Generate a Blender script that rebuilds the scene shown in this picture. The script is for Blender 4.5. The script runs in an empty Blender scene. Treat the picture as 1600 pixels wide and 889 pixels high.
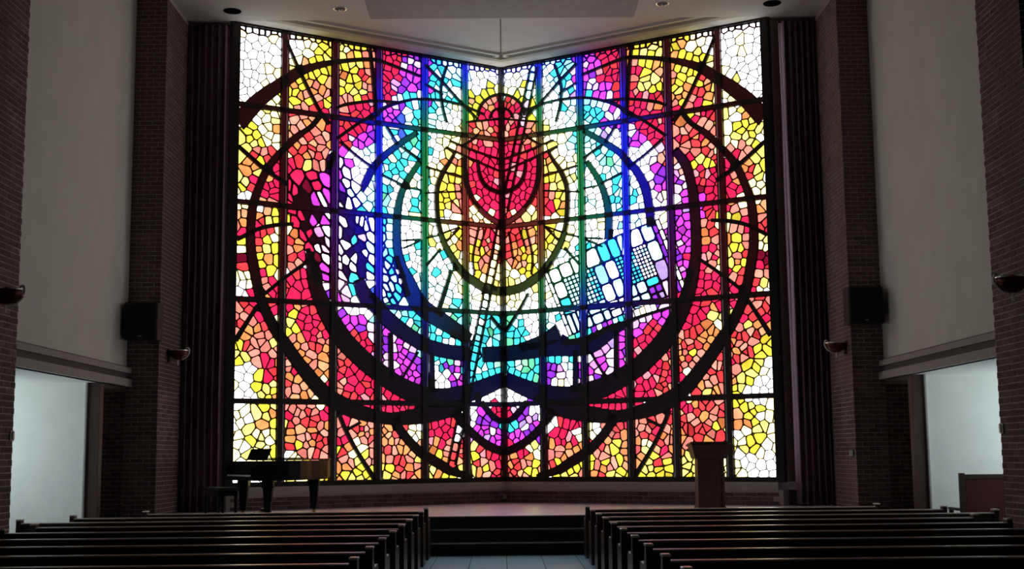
import bpy, math, random
import numpy as np
from mathutils import Vector, Matrix

rng = random.Random(7)
SC = bpy.context.scene
COL = SC.collection

# ------------------------------------------------------------------ camera
F = 2010.0          # focal length in pixels of the 1600 x 889 frame
HC = 1.5            # camera height above the nave floor
YAW, PITCH, ROLL = 0.45, 7.55, 0.6
cam_d = bpy.data.cameras.new('camera')
cam_d.sensor_width = 36.0
cam_d.lens = F / 1600.0 * 36.0
cam_d.clip_end = 500
cam = bpy.data.objects.new('camera', cam_d)
COL.objects.link(cam)
ROT = (Matrix.Rotation(-math.radians(YAW), 3, 'Z') @ Matrix.Rotation(math.radians(90 + PITCH), 3, 'X')
       @ Matrix.Rotation(-math.radians(ROLL), 3, 'Z'))
cam.matrix_world = Matrix.Translation((0, 0, HC)) @ ROT.to_4x4()
SC.camera = cam

# ------------------------------------------------------------------ sky and exposure
SKY = 5.5           # radiance of the overcast sky outside
REF = 3.25          # sky level at which the glass shows its listed colours
world = bpy.data.worlds.new('overcast_sky')
SC.world = world
world.use_nodes = True
wn = world.node_tree.nodes
wn['Background'].inputs['Color'].default_value = (1.0, 1.0, 1.0, 1)
wn['Background'].inputs['Strength'].default_value = SKY
SC.view_settings.view_transform = 'Standard'
SC.view_settings.look = 'None'
SC.view_settings.gamma = 1
SC.view_settings.exposure = 0.0
SC.view_settings.use_curve_mapping = False
SC.cycles.use_denoising = True
SC.cycles.transparent_max_bounces = 24
SC.cycles.max_bounces = 10
SC.cycles.diffuse_bounces = 6


def portal(name, loc, normal, sx, sy):
    d = bpy.data.lights.new(name, 'AREA')
    d.shape = 'RECTANGLE'
    d.size, d.size_y = sx, sy
    d.cycles.is_portal = True
    o = bpy.data.objects.new(name, d)
    COL.objects.link(o)
    z = -Vector(normal).normalized()
    up = Vector((0, 0, 1))
    x = up.cross(z).normalized()
    y = z.cross(x)
    m = Matrix((x, y, z)).transposed().to_4x4()
    m.translation = Vector(loc)
    o.matrix_world = m


# ------------------------------------------------------------------ main measures (metres)
ZTOP, ZSILL = 9.53, 1.03            # glass top and bottom
FOLD = Vector((0.02, 26.12, 0))
ENDL = Vector((-4.87, 23.15, 0))
ENDR = Vector((4.91, 23.15, 0))
ZS = 0.56                           # stage height
YS = 19.74                          # foot of the stage steps
XPL, XPR = -5.72, 5.83              # inner faces of the brick piers
XCL, XCR = -6.25, 6.36              # plastered upper walls
ZC = 9.45                           # ceiling
YA0, YA1 = 13.85, 15.13             # nearer pier
YB0, YB1 = 21.4, 22.85              # farther pier
ZAISLE = 2.68                       # soffit over the side aisles
XOL, XOR = -8.6, 8.7                # outer walls of the aisles

# daylight portals (they only guide the sampling of the sky through the real openings)
for end, nm in ((ENDL, 'left'), (ENDR, 'right')):
    d = (end - FOLD)
    n = Vector((-d.y, d.x, 0)).normalized()
    if n.y > 0:
        n = -n
    mid = (end + FOLD) / 2 - n * 0.25
    portal('daylight_portal_' + nm, (mid.x, mid.y, (ZTOP + ZSILL) / 2), n, d.length + 0.1, ZTOP - ZSILL + 0.1)
AW = (16.8, 19.92, 1.2, 2.3)       # aisle side window: y0 y1 z0 z1
for x, n in ((XOL - 0.31, (1, 0, 0)), (XOR + 0.31, (-1, 0, 0))):
    portal('daylight_portal_aisle', (x, (AW[0] + AW[1]) / 2, (AW[2] + AW[3]) / 2), n, AW[1] - AW[0], AW[3] - AW[2])


# ------------------------------------------------------------------ helpers
def ray(px, py):
    return ROT @ Vector(((px - 800) / F, -(py - 444.5) / F, -1.0))


def on_plane(px, py, p0, n):
    d = ray(px, py)
    o = Vector((0, 0, HC))
    return o + d * ((p0 - o).dot(n) / d.dot(n))


def project(p):
    q = ROT.transposed() @ (Vector(p) - Vector((0, 0, HC)))
    return 800 + F * q.x / -q.z, 444.5 - F * q.y / -q.z


class MB:
    def __init__(self):
        self.v, self.f, self.c = [], [], []

    def add(self, vs, fs, col=None):
        b = len(self.v)
        self.v += [tuple(p) for p in vs]
        self.f += [tuple(i + b for i in f) for f in fs]
        if col is not None:
            self.c += [col] * len(vs) if not isinstance(col, list) else col
        return self

    def box(self, x0, x1, y0, y1, z0, z1):
        v = [(x, y, z) for z in (z0, z1) for y in (y0, y1) for x in (x0, x1)]
        return self.add(v, [(0, 2, 3, 1), (4, 5, 7, 6), (0, 1, 5, 4), (2, 6, 7, 3), (0, 4, 6, 2), (1, 3, 7, 5)])

    def bevbox(self, x0, x1, y0, y1, z0, z1, b):
        # box with all vertical and top edges softened by a chamfer
        x0, x1 = min(x0, x1), max(x0, x1)
        y0, y1 = min(y0, y1), max(y0, y1)

        def ring(i, z):
            return [(x0 + i + b, y0 + i, z), (x1 - i - b, y0 + i, z), (x1 - i, y0 + i + b, z), (x1 - i, y1 - i - b, z),
                    (x1 - i - b, y1 - i, z), (x0 + i + b, y1 - i, z), (x0 + i, y1 - i - b, z), (x0 + i, y0 + i + b, z)]
        rs = [ring(b, z0), ring(0, z0 + b), ring(0, z1 - b), ring(b, z1)]
        v = sum(rs, [])
        f = [tuple(range(7, -1, -1)), tuple(range(24, 32))]
        for k in range(3):
            for i in range(8):
                j = (i + 1) % 8
                f.append((k * 8 + i, k * 8 + j, k * 8 + 8 + j, k * 8 + 8 + i))
        return self.add(v, f)

    def prism(self, poly, ext):
        # planar polygon (3d points) extruded by a vector
        n = len(poly)
        e = Vector(ext)
        v = [Vector(p) for p in poly] + [Vector(p) + e for p in poly]
        f = [tuple(range(n - 1, -1, -1)), tuple(range(n, 2 * n))]
        f += [(i, (i + 1) % n, n + (i + 1) % n, n + i) for i in range(n)]
        return self.add(v, f)

    def lathe(self, prof, centre, seg=20, axis='z', a0=0.0, a1=2 * math.pi):
        full = abs(a1 - a0 - 2 * math.pi) < 1e-6
        n = seg if full else seg + 1
        v, f = [], []
        cx, cy, cz = centre
        for r, h in prof:
            for i in range(n):
                a = a0 + (a1 - a0) * i / seg
                p = (r * math.cos(a), r * math.sin(a), h)
                if axis == 'x':
                    p = (p[2], p[0], p[1])
                elif axis == 'y':
                    p = (p[0], p[2], p[1])
                v.append((cx + p[0], cy + p[1], cz + p[2]))
        for k in range(len(prof) - 1):
            for i in range(seg):
                j = (i + 1) % n
                f.append((k * n + i, k * n + j, k * n + n + j, k * n + n + i))
        return self.add(v, f)

    def tube(self, pts, r, seg=8):
        pts = [Vector(p) for p in pts]
        rings = []
        for i, p in enumerate(pts):
            t = (pts[min(i + 1, len(pts) - 1)] - pts[max(i - 1, 0)]).normalized()
            a = Vector((0, 0, 1)) if abs(t.z) < 0.9 else Vector((1, 0, 0))
            x = t.cross(a).normalized()
            y = t.cross(x)
            rr = r[i] if isinstance(r, (list, tuple)) else r
            rings.append([p + (x * math.cos(2 * math.pi * k / seg) + y * math.sin(2 * math.pi * k / seg)) * rr for k in range(seg)])
        v = sum(rings, [])
        f = [tuple(range(seg - 1, -1, -1)), tuple(range(len(v) - seg, len(v)))]
        for i in range(len(pts) - 1):
            for k in range(seg):
                j = (k + 1) % seg
                f.append((i * seg + k, i * seg + j, i * seg + seg + j, i * seg + seg + k))
        return self.add(v, f)

    def mesh(self, name, mat, off=(0, 0, 0), smooth=False):
        me = bpy.data.meshes.new(name)
        ox, oy, oz = off
        me.from_pydata([(x - ox, y - oy, z - oz) for x, y, z in self.v], [], self.f)
        if self.c:
            ca = me.color_attributes.new('tint', 'FLOAT_COLOR', 'POINT')
            ca.data.foreach_set('color', np.array([(*c, 1.0) for c in self.c], dtype=np.float32).ravel())
        me.materials.append(mat)
        if smooth:
            me.polygons.foreach_set('use_smooth', [True] * len(me.polygons))
        me.update()
        return me

    def build(self, name, mat, parent=None, smooth=False, at=None):
        off = Vector((0, 0, 0))
        if parent is not None:
            off = WL[parent]
        base = Vector(at) if at is not None else off
        o = bpy.data.objects.new(name, self.mesh(name, mat, base, smooth))
        COL.objects.link(o)
        o.location = base - off
        WL[o] = base.copy()
        if parent is not None:
            o.parent = parent
        return o


WL = {}     # world location of every object made here (no object is rotated by its parent)


def tag(o, label=None, cat=None, group=None, kind=None):
    if label:
        o['label'] = label
    if cat:
        o['category'] = cat
    if group:
        o['group'] = group
    if kind:
        o['kind'] = kind
    return o


def empty(name, loc, **k):
    o = bpy.data.objects.new(name, None)
    COL.objects.link(o)
    o.location = loc
    o.empty_display_size = 0.1
    WL[o] = Vector(loc)
    return tag(o, **k)


def place(name, me, parent, loc):
    """an object sharing mesh data, at a world place, under a parent"""
    o = bpy.data.objects.new(name, me)
    COL.objects.link(o)
    o.location = Vector(loc) - (WL[parent] if parent is not None else Vector((0, 0, 0)))
    WL[o] = Vector(loc)
    if parent is not None:
        o.parent = parent
    return o


# ------------------------------------------------------------------ materials
def nt(name):
    m = bpy.data.materials.new(name)
    m.use_nodes = True
    t = m.node_tree
    return m, t, t.nodes, t.links, t.nodes['Principled BSDF']


def solid(name, col, rough=0.6, metal=0.0, var=0.15, scale=8.0, bump=0.0, stretch=None, objvar=0.0, spec=0.5):
    m, t, n, l, b = nt(name)
    tc = n.new('ShaderNodeTexCoord')
    mp = n.new('ShaderNodeMapping')
    if stretch:
        mp.inputs['Scale'].default_value = stretch
    l.new(tc.outputs['Object'], mp.inputs['Vector'])
    no = n.new('ShaderNodeTexNoise')
    no.inputs['Scale'].default_value = scale
    no.inputs['Detail'].default_value = 5
    l.new(mp.outputs['Vector'], no.inputs['Vector'])
    rp = n.new('ShaderNodeMapRange')
    rp.inputs['To Min'].default_value = 1 - var
    rp.inputs['To Max'].default_value = 1 + var
    rp.inputs['From Min'].default_value = 0.25
    rp.inputs['From Max'].default_value = 0.75
    l.new(no.outputs['Fac'], rp.inputs['Value'])
    last = rp.outputs['Result']
    if objvar:
        oi = n.new('ShaderNodeObjectInfo')
        r2 = n.new('ShaderNodeMapRange')
        r2.inputs['To Min'].default_value = 1 - objvar
        r2.inputs['To Max'].default_value = 1 + objvar
        l.new(oi.outputs['Random'], r2.inputs['Value'])
        mu = n.new('ShaderNodeMath')
        mu.operation = 'MULTIPLY'
        l.new(last, mu.inputs[0])
        l.new(r2.outputs['Result'], mu.inputs[1])
        last = mu.outputs[0]
    vm = n.new('ShaderNodeVectorMath')
    vm.operation = 'SCALE'
    vm.inputs[0].default_value = col
    l.new(last, vm.inputs['Scale'])
    l.new(vm.outputs['Vector'], b.inputs['Base Color'])
    b.inputs['Roughness'].default_value = rough
    b.inputs['Metallic'].default_value = metal
    b.inputs['Specular IOR Level'].default_value = spec
    if bump:
        bm = n.new('ShaderNodeBump')
        bm.inputs['Strength'].default_value = bump
        bm.inputs['Distance'].default_value = 0.01
        n2 = n.new('ShaderNodeTexNoise')
        n2.inputs['Scale'].default_value = scale * 6
        n2.inputs['Detail'].default_value = 4
        l.new(mp.outputs['Vector'], n2.inputs['Vector'])
        l.new(n2.outputs['Fac'], bm.inputs['Height'])
        l.new(bm.outputs['Normal'], b.inputs['Normal'])
    return m


def glass_material(name):
    """coloured window glass: it filters the daylight behind it; a faint surface gloss"""
    m, t, n, l, b = nt(name)
    n.remove(b)
    out = n['Material Output']
    at = n.new('ShaderNodeAttribute')
    at.attribute_name = 'tint'
    tc = n.new('ShaderNodeTexCoord')
    no = n.new('ShaderNodeTexNoise')
    no.inputs['Scale'].default_value = 9
    no.inputs['Detail'].default_value = 3
    l.new(tc.outputs['Object'], no.inputs['Vector'])
    rp = n.new('ShaderNodeMapRange')
    rp.inputs['From Min'].default_value = 0.3
    rp.inputs['From Max'].default_value = 0.7
    rp.inputs['To Min'].default_value = 0.88
    rp.inputs['To Max'].default_value = 1.08
    l.new(no.outputs['Fac'], rp.inputs['Value'])
    vm = n.new('ShaderNodeVectorMath')
    vm.operation = 'SCALE'
    l.new(at.outputs['Color'], vm.inputs[0])
    l.new(rp.outputs['Result'], vm.inputs['Scale'])
    tr = n.new('ShaderNodeBsdfTransparent')
    l.new(vm.outputs['Vector'], tr.inputs['Color'])
    gl = n.new('ShaderNodeBsdfGlossy')
    gl.inputs['Roughness'].default_value = 0.12
    gl.inputs['Color'].default_value = (0.9, 0.9, 0.9, 1)
    mx = n.new('ShaderNodeMixShader')
    mx.inputs['Fac'].default_value = 0.02
    l.new(tr.outputs[0], mx.inputs[1])
    l.new(gl.outputs[0], mx.inputs[2])
    l.new(mx.outputs[0], out.inputs['Surface'])
    return m


def glare_bar_material(name):
    """glare around bright glass painted into dark bars and leading as a see-through tint"""
    m, t, n, l, b = nt(name)
    out = n['Material Output']
    b.inputs['Base Color'].default_value = (0.012, 0.011, 0.012, 1)
    b.inputs['Roughness'].default_value = 0.55
    at = n.new('ShaderNodeAttribute')
    at.attribute_name = 'tint'
    tr = n.new('ShaderNodeBsdfTransparent')
    l.new(at.outputs['Color'], tr.inputs['Color'])
    ad = n.new('ShaderNodeAddShader')
    l.new(tr.outputs[0], ad.inputs[0])
    l.new(b.outputs[0], ad.inputs[1])
    l.new(ad.outputs[0], out.inputs['Surface'])
    return m


M = {
    'glass': glass_material('stained_glass'),
    'glare_bar': glare_bar_material('glare_tinted_bar'),
    'frame': solid('dark_bronze_frame', (0.012, 0.01, 0.009), 0.5, 0.3),
    'brick': solid('purple_brown_brick', (0.15, 0.10, 0.095), 0.9, var=0.3, scale=14, objvar=0.3, bump=0.3),
    'mortar': solid('grey_mortar', (0.46, 0.43, 0.41), 0.95, var=0.15, scale=30),
    'plaster': solid('cream_plaster', (0.74, 0.755, 0.69), 0.95, var=0.05, scale=2.0, bump=0.25),
    'white_wall': solid('white_painted_wall', (0.88, 0.87, 0.83), 0.9, var=0.04, scale=3.0, bump=0.1),
    'concrete': solid('pale_concrete', (0.42, 0.41, 0.39), 0.85, var=0.1, scale=10, bump=0.2),
    'dark_band': solid('dark_grey_band', (0.085, 0.08, 0.078), 0.8, var=0.1),
    'ceiling': solid('grey_ceiling_paint', (0.58, 0.57, 0.54), 0.95, var=0.05, scale=3),
    'ceiling_dark': solid('dark_ceiling_panel', (0.34, 0.335, 0.32), 0.95, var=0.08, scale=6),
    'black': solid('matt_black', (0.008, 0.008, 0.009), 0.6, var=0.1),
    'lacquer': solid('black_piano_lacquer', (0.005, 0.005, 0.006), 0.35, var=0.05, spec=0.2),
    'chrome': solid('polished_chrome', (0.9, 0.9, 0.91), 0.22, 1.0, var=0.03),
    'copper': solid('dark_copper', (0.10, 0.024, 0.018), 0.4, 0.7, var=0.25),
    'step': solid('black_stage_carpet', (0.012, 0.012, 0.015), 0.95, var=0.25, scale=60, bump=0.3),
    'nosing': solid('brushed_metal_nosing', (0.30, 0.30, 0.29), 0.45, 0.8),
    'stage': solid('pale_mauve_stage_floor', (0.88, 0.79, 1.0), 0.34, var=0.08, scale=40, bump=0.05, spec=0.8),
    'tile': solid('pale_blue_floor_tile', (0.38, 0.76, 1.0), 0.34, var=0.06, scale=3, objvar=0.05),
    'grout': solid('dark_grout', (0.10, 0.11, 0.12), 0.9),
    'floor': solid('dull_nave_floor', (0.16, 0.16, 0.165), 0.7, var=0.12, scale=4),
    'pew': solid('dark_stained_oak', (0.038, 0.022, 0.017), 0.34, var=0.35, scale=5, stretch=(0.6, 6, 6), bump=0.05),
    'pew_rail': solid('oak_rail_glint', (0.52, 0.45, 0.41), 0.3, var=0.2, scale=5, stretch=(0.6, 6, 6)),  # rail lighter than the pew: window glint put into its colour
    'pew_cap': solid('oak_cap_glint', (0.80, 0.74, 0.68), 0.28, var=0.12, scale=9),  # pale colour carries the window glint off the pew ends
    'seat_cloth': solid('maroon_seat_cloth', (0.07, 0.012, 0.016), 0.95, var=0.2, scale=40),
    'wood': solid('reddish_brown_wood', (0.065, 0.028, 0.02), 0.5, var=0.3, scale=4, stretch=(8, 8, 0.7), bump=0.08),
    'lectern': solid('brown_walnut', (0.085, 0.04, 0.032), 0.5, var=0.3, scale=4, stretch=(8, 8, 0.7), bump=0.08),
    'drape': solid('dark_plum_drapery', (0.24, 0.15, 0.21), 0.8, var=0.25, scale=3, stretch=(8, 8, 0.3), bump=0.1),
    'white_plastic': solid('white_plastic', (0.8, 0.8, 0.78), 0.4, var=0.02),
    'glint_enamel': solid('white_glint_enamel', (0.9, 0.9, 0.9), 0.15, var=0.02),  # white put in for bright glints on scrolls, finials and toggles
    'paper': solid('page_edges', (0.62, 0.60, 0.55), 0.8, var=0.08, scale=60),
    'book': solid('navy_book_cloth', (0.02, 0.02, 0.035), 0.7, var=0.2, scale=30, objvar=0.3),
    'ivory': solid('piano_ivory', (0.75, 0.73, 0.68), 0.3, var=0.02),
    'void': solid('unlit_black', (0.004, 0.004, 0.004), 1.0, var=0.0, spec=0.0),
    'brass': solid('brass', (0.6, 0.42, 0.15), 0.3, 1.0),
    'grille': solid('black_speaker_mesh', (0.010, 0.010, 0.011), 0.9, var=0.5, scale=220),
}


# ================================================================== THE STAINED GLASS WINDOW
# colour plan of the left wing, one letter per 20-pixel cell of the photograph (x from 370, y from 30);
# the right wing mirrors it apart from the hand and the tablets
PLAN = """
WWWWWwyYYYOPPMVCCcWWW
WWWWWwYYYYOPPMVCCcWWW
WWWWWwYYyYOPPMVCCcWWW
WWWWwYYYYYOPPMVCccWWW
WWWwYYYOYYRPPMMCccWWW
WWwYOOYOYyRPMVVCCWwYw
WWwyYROORPPMMcBCcWYRR
WwwwROPPRPPVVCCcWWYPP
YYwYORRRPPMBBccWWwRRR
wYwwORRRPMVWccCWwwRRP
yRRwRORRMWcWccCWwRPPP
YORPYYRRMWccCWwwYYPPP
yROPPPMMVWcCcWcwYYPPP
wyPPPDMMVWcCWWcWYRPPP
wwOPPMMWWWccWWcWYRwPP
OOYYPMMWWWccWWWWwwwwP
RPRwRMMVWmccWWWwwYORP
yRYROPMMCWWccWcwwYORR
DRYYRPMVWWcCCWCWcwYOR
RRYwRPMMWCCcWWcWWWYOw
wRRPPPMmCCWCccccWWwww
wPPPPPPVmmBWCCGWcWWWw
RRRPOPPVMWWCCCcWWcWWW
RRPyYPPVMMmCcCCccCWcG
OORyORPPPPMMVVCCcCWCC
YRRROORRPPPVMMCCcCCCC
YRRROOORRPPMMMWCCCCCC
WYRRROORPPPPMMVWVVCCC
WYYROOwPRPPPPMMWWVCVV
WWYROOwPRPPPPPPPVVVWW
wyYRRRPPPPPPPPPPPWWVP
wYOOORRRRRRRRRRPPWVVC
wywYORRORRRORwwPPWMMM
wYwYORRORwOROROORRwPP
WwwwwOyORYOOORYYORYRR
WWwwwyyYOYYYOROYYYYOR
""".split()

# what each letter looks like with daylight behind it (display-linear light)
HUE = {
    'W': (4.0, 4.0, 3.9), 'w': (2.3, 2.0, 0.75), 'y': (1.1, 0.92, 0.20), 'Y': (1.1, 0.86, 0.06),
    'O': (0.94, 0.28, 0.085), 'S': (0.95, 0.26, 0.20), 'R': (0.82, 0.045, 0.055), 'P': (0.84, 0.016, 0.085),
    'D': (0.16, 0.004, 0.02), 'M': (0.72, 0.055, 0.78), 'm': (1.0, 0.60, 0.95), 'V': (0.28, 0.03, 0.70),
    'C': (0.06, 0.80, 0.95), 'c': (0.75, 1.75, 1.85), 'B': (0.06, 0.12, 0.95), 'G': (0.12, 0.62, 0.33),
}
MIX = {   # a zone is never one colour: alternatives with weights
    'W': 'WWWWWWWWWWWw', 'w': 'wwwwwwyWW', 'y': 'yyyYYww', 'Y': 'YYYYYYyO', 'O': 'OOOOSSYR', 'R': 'RRRRSSSPO',
    'P': 'PPPPPPPPPR', 'D': 'DDP', 'M': 'MMMMVmm', 'm': 'mmmmWM', 'V': 'VVVMMmW', 'C': 'CCCCCccG', 'c': 'ccccCCWW',
    'B': 'BCVW', 'G': 'GGCc',
}
LEAD = {'W': 0.0042, 'w': 0.0075, 'y': 0.011, 'Y': 0.011, 'O': 0.011, 'R': 0.010, 'P': 0.007, 'D': 0.010, 'M': 0.010,
        'm': 0.010, 'V': 0.011, 'C': 0.006, 'c': 0.0045, 'B': 0.011, 'G': 0.009}
SIZE = {'W': 0.15, 'w': 0.14, 'y': 0.14, 'Y': 0.15, 'O': 0.14, 'R': 0.125, 'P': 0.13, 'D': 0.14, 'M': 0.125, 'm': 0.13,
        'V': 0.12, 'C': 0.125, 'c': 0.13, 'B': 0.12, 'G': 0.12}

# heavy bars of the design: (side, [(x, y, width) in photograph pixels]); B both wings (traced on either), L or R one wing
BARS = [
    ('B', [(371, 194, 24), (390, 171, 24), (411, 151, 21), (445, 127, 17), (467, 113, 14), (492, 104, 10), (518, 98, 8), (552, 94, 6), (576, 93, 6), (593, 95, 5), (623, 106, 4), (656, 119, 4)]),
    ('B', [(664, 101, 4), (690, 127, 4), (720, 160, 4), (746, 186, 3)]),
    ('B', [(664, 131, 3), (692, 148, 3)]),
    ('B', [(698, 103, 4), (689, 135, 4), (691, 165, 4), (698, 192, 4)]),
    ('B', [(501, 180, 8), (486, 198, 8), (466, 212, 9), (446, 230, 10), (420, 260, 11), (407, 286, 11), (396, 318, 12), (392, 354, 12), (392, 390, 13), (396, 415, 14), (403, 450, 14), (410, 474, 14), (426, 508, 15), (446, 538, 17), (467, 568, 18), (504, 612, 22), (531, 631, 24), (562, 644, 22), (590, 651, 18), (613, 654, 18), (655, 650, 24), (700, 640, 24), (730, 630, 14)]),
    ('B', [(525, 169, 4), (542, 163, 5), (584, 158, 4), (621, 160, 4)]),
    ('B', [(578, 184, 10), (588, 178, 9), (600, 169, 6), (621, 161, 5), (651, 155, 4), (687, 157, 4), (720, 164, 4), (757, 179, 3)]),
    ('L', [(481, 388, 5), (484, 405, 14), (492, 444, 20), (502, 470, 23), (513, 493, 26), (534, 527, 28), (556, 551, 28), (579, 572, 28), (615, 598, 28), (651, 616, 30), (687, 622, 30), (726, 616, 28), (757, 605, 26), (788, 592, 22)]),
    ('L', [(522, 236, 4), (516, 250, 14), (513, 264, 9)]),
    ('R', [(1054, 234, 12), (1071, 256, 14), (1080, 286, 14), (1084, 311, 15), (1087, 350, 15), (1088, 390, 16), (1086, 410, 17), (1080, 440, 20), (1073, 465, 22), (1060, 494, 26), (1039, 530, 28), (1018, 554, 28), (996, 574, 28), (960, 597, 28), (925, 612, 30), (890, 619, 30), (850, 615, 28), (820, 606, 26), (790, 592, 22)]),
    ('L', [(652, 207, 8), (621, 227, 10), (596, 247, 11), (582, 263, 12), (572, 283, 12), (565, 299, 7)]),
    ('R', [(912, 204, 8), (942, 221, 10), (968, 238, 11), (985, 257, 12), (994, 266, 13), (1007, 290, 14), (1014, 320, 14), (1018, 354, 14)]),
    ('L', [(560, 436, 16), (570, 462, 24), (587, 478, 24), (602, 495, 24), (623, 513, 24), (645, 528, 22), (666, 540, 22), (698, 549, 22), (733, 553, 22)]),
    ('L', [(754, 554, 24), (788, 553, 24)]),
    ('R', [(788, 553, 24), (823, 549, 24), (865, 544, 24), (917, 540, 28), (954, 518, 20), (981, 504, 8), (1000, 495, 5), (1048, 480, 4)]),
    ('L', [(656, 252, 8), (640, 276, 10), (628, 299, 11), (622, 325, 12), (620, 357, 13), (621, 389, 14), (628, 417, 16), (638, 440, 22), (648, 465, 28), (664, 484, 28), (690, 501, 26), (716, 518, 22), (734, 530, 18)]),
    ('R', [(917, 252, 8), (934, 278, 10), (945, 303, 11), (951, 335, 12), (951, 374, 13)]),
    ('R', [(874, 518, 26), (852, 531, 20), (815, 543, 14)]),
    ('B', [(712, 236, 4), (702, 254, 6), (692, 269, 8), (683, 293, 8), (682, 318, 8), (685, 350, 8), (693, 378, 9), (707, 404, 11), (724, 427, 13), (741, 440, 14), (760, 451, 14), (787, 456, 14)]),
    ('B', [(726, 243, 6), (726, 263, 8), (729, 286, 8), (739, 312, 8), (754, 331, 9), (771, 344, 9), (787, 350, 10)]),
    ('B', [(747, 250, 4), (747, 259, 5), (751, 278, 6), (762, 293, 7), (786, 303, 7)]),
    ('B', [(747, 181, 5), (748, 172, 5), (754, 161, 5), (767, 151, 5), (784, 147, 5)]),
    ('B', [(765, 184, 4), (771, 173, 4), (784, 168, 4)]),
    ('B', [(728, 191, 3), (784, 186, 3)]),
    ('B', [(617, 650, 14), (623, 668, 13), (640, 690, 13), (660, 709, 14), (685, 724, 14), (707, 737, 12), (738, 746, 8)]),
    ('B', [(710, 642, 16), (726, 664, 12), (739, 678, 12), (756, 692, 12), (773, 701, 12), (789, 706, 12)]),
    ('B', [(752, 628, 8), (762, 641, 9), (773, 653, 9), (789, 660, 8)]),
    ('B', [(529, 646, 6), (540, 672, 6), (558, 706, 6), (584, 747, 7)]),
    ('B', [(543, 671, 4), (563, 660, 4)]),
    ('B', [(610, 520, 7), (611, 594, 8)]),
    ('B', [(674, 550, 8), (675, 614, 10)]),
    ('B', [(653, 550, 3), (625, 597, 3)]),
    ('B', [(446, 60, 4), (467, 109, 5), (497, 169, 5), (515, 194, 6)]),
    ('B', [(578, 76, 5), (584, 133, 6), (587, 174, 6)]),
    ('B', [(527, 216, 5), (561, 192, 5), (583, 180, 6)]),
    ('B', [(372, 228, 5), (413, 264, 6), (449, 288, 6)]),
    ('B', [(531, 221, 4), (560, 246, 4), (584, 263, 4)]),
    ('B', [(371, 374, 6), (403, 358, 6), (430, 352, 6), (458, 350, 5)]),
    ('B', [(411, 461, 5), (446, 433, 5), (480, 409, 5)]),
    ('B', [(402, 477, 5), (384, 506, 6), (368, 532, 7)]),
    ('B', [(690, 365, 3), (717, 355, 3)]),
    ('B', [(698, 377, 3), (718, 356, 3)]),
    ('B', [(666, 372, 3), (685, 368, 3)]),
    ('B', [(666, 415, 4), (688, 389, 4)]),
    ('B', [(629, 376, 3), (656, 374, 3)]),
    ('B', [(630, 388, 3), (655, 377, 3)]),
    ('B', [(596, 273, 3), (630, 290, 3)]),
    ('B', [(636, 293, 2.5), (657, 297, 2.5)]),
    ('B', [(664, 302, 2.5), (720, 299, 2.5)]),
    ('B', [(666, 261, 3), (720, 277, 3)]),
    ('L', [(705, 422, 6), (695, 455, 7), (685, 484, 8)]),
    ('R', [(826, 458, 4), (812, 484, 5), (790, 518, 5)]),
    ('L', [(767, 495, 5), (788, 519, 5)]),
    ('B', [(604, 198, 4), (622, 227, 4)]),
    ('B', [(627, 229, 3), (656, 250, 4)]),
    ('B', [(696, 230, 3), (740, 250, 3), (784, 269, 3)]),
    ('B', [(702, 220, 3), (745, 237, 3), (784, 250, 3)]),
    ('B', [(722, 228, 4), (740, 217, 4), (747, 209, 3)]),
    ('B', [(748, 355, 2.5), (739, 400, 2.5), (741, 430, 2.5)]),
    ('B', [(759, 357, 2), (748, 392, 2)]),
    ('B', [(775, 362, 2), (769, 405, 2)]),
]

# the hand (left wing): single pieces, x y colour; # is a solid dark filling
HAND = """466 277 P,489 275 P,495 289 P,507 280 M,479 293 D,509 305 M,502 308 W,493 311 M,451 293 P,450 306 P,466 311 #,475 306 #,
460 300 P,528 255 W,528 269 M,540 270 m,534 294 V,542 288 W,548 300 c,554 295 W,545 316 W,556 316 W,527 318 W,526 306 #,
536 308 #,530 330 #,538 331 #,458 328 P,470 337 P,462 345 P,488 342 M,506 343 M,512 333 W,480 334 #,498 335 #,538 347 W,558 341 W,
548 348 #,551 336 #,473 368 P,482 364 P,477 355 #,500 366 M,512 361 W,530 361 W,553 375 C,542 384 W,496 386 W,485 389 P,506 387 m,
510 378 m,495 402 D,509 404 W,506 418 M,530 392 W,528 402 W,540 408 W,554 403 W,530 414 m,550 418 W,532 429 m,552 432 C,508 434 M,
490 419 #,487 430 #,483 408 #,496 430 #,491 376 #,504 376 #,546 365 #,560 387 #,548 394 #,541 369 #,562 362 #,563 410 #,566 425 #,541 421 #,
565 347 W,572 353 W,582 355 W,580 370 W,565 369 m,578 387 c,570 395 W,580 405 W,577 418 C,577 431 W,565 384 #,566 403 #,
596 355 C,598 344 C,597 369 c,595 386 c,603 396 C,607 403 C,595 410 c,605 415 c,599 423 c,612 425 C,601 433 c,623 424 W,616 434 c,627 439 W,
605 451 c,599 458 W,612 449 c,620 462 C,613 470 C,604 470 c,622 451 C,608 461 C"""
HAND_POLY = [(448, 262), (515, 262), (523, 250), (546, 250), (562, 290), (566, 335), (604, 338), (606, 380), (614, 405), (632, 425),
             (634, 446), (628, 474), (596, 474), (592, 446), (560, 441), (540, 440), (500, 442), (478, 400), (455, 352), (448, 320)]
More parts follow.
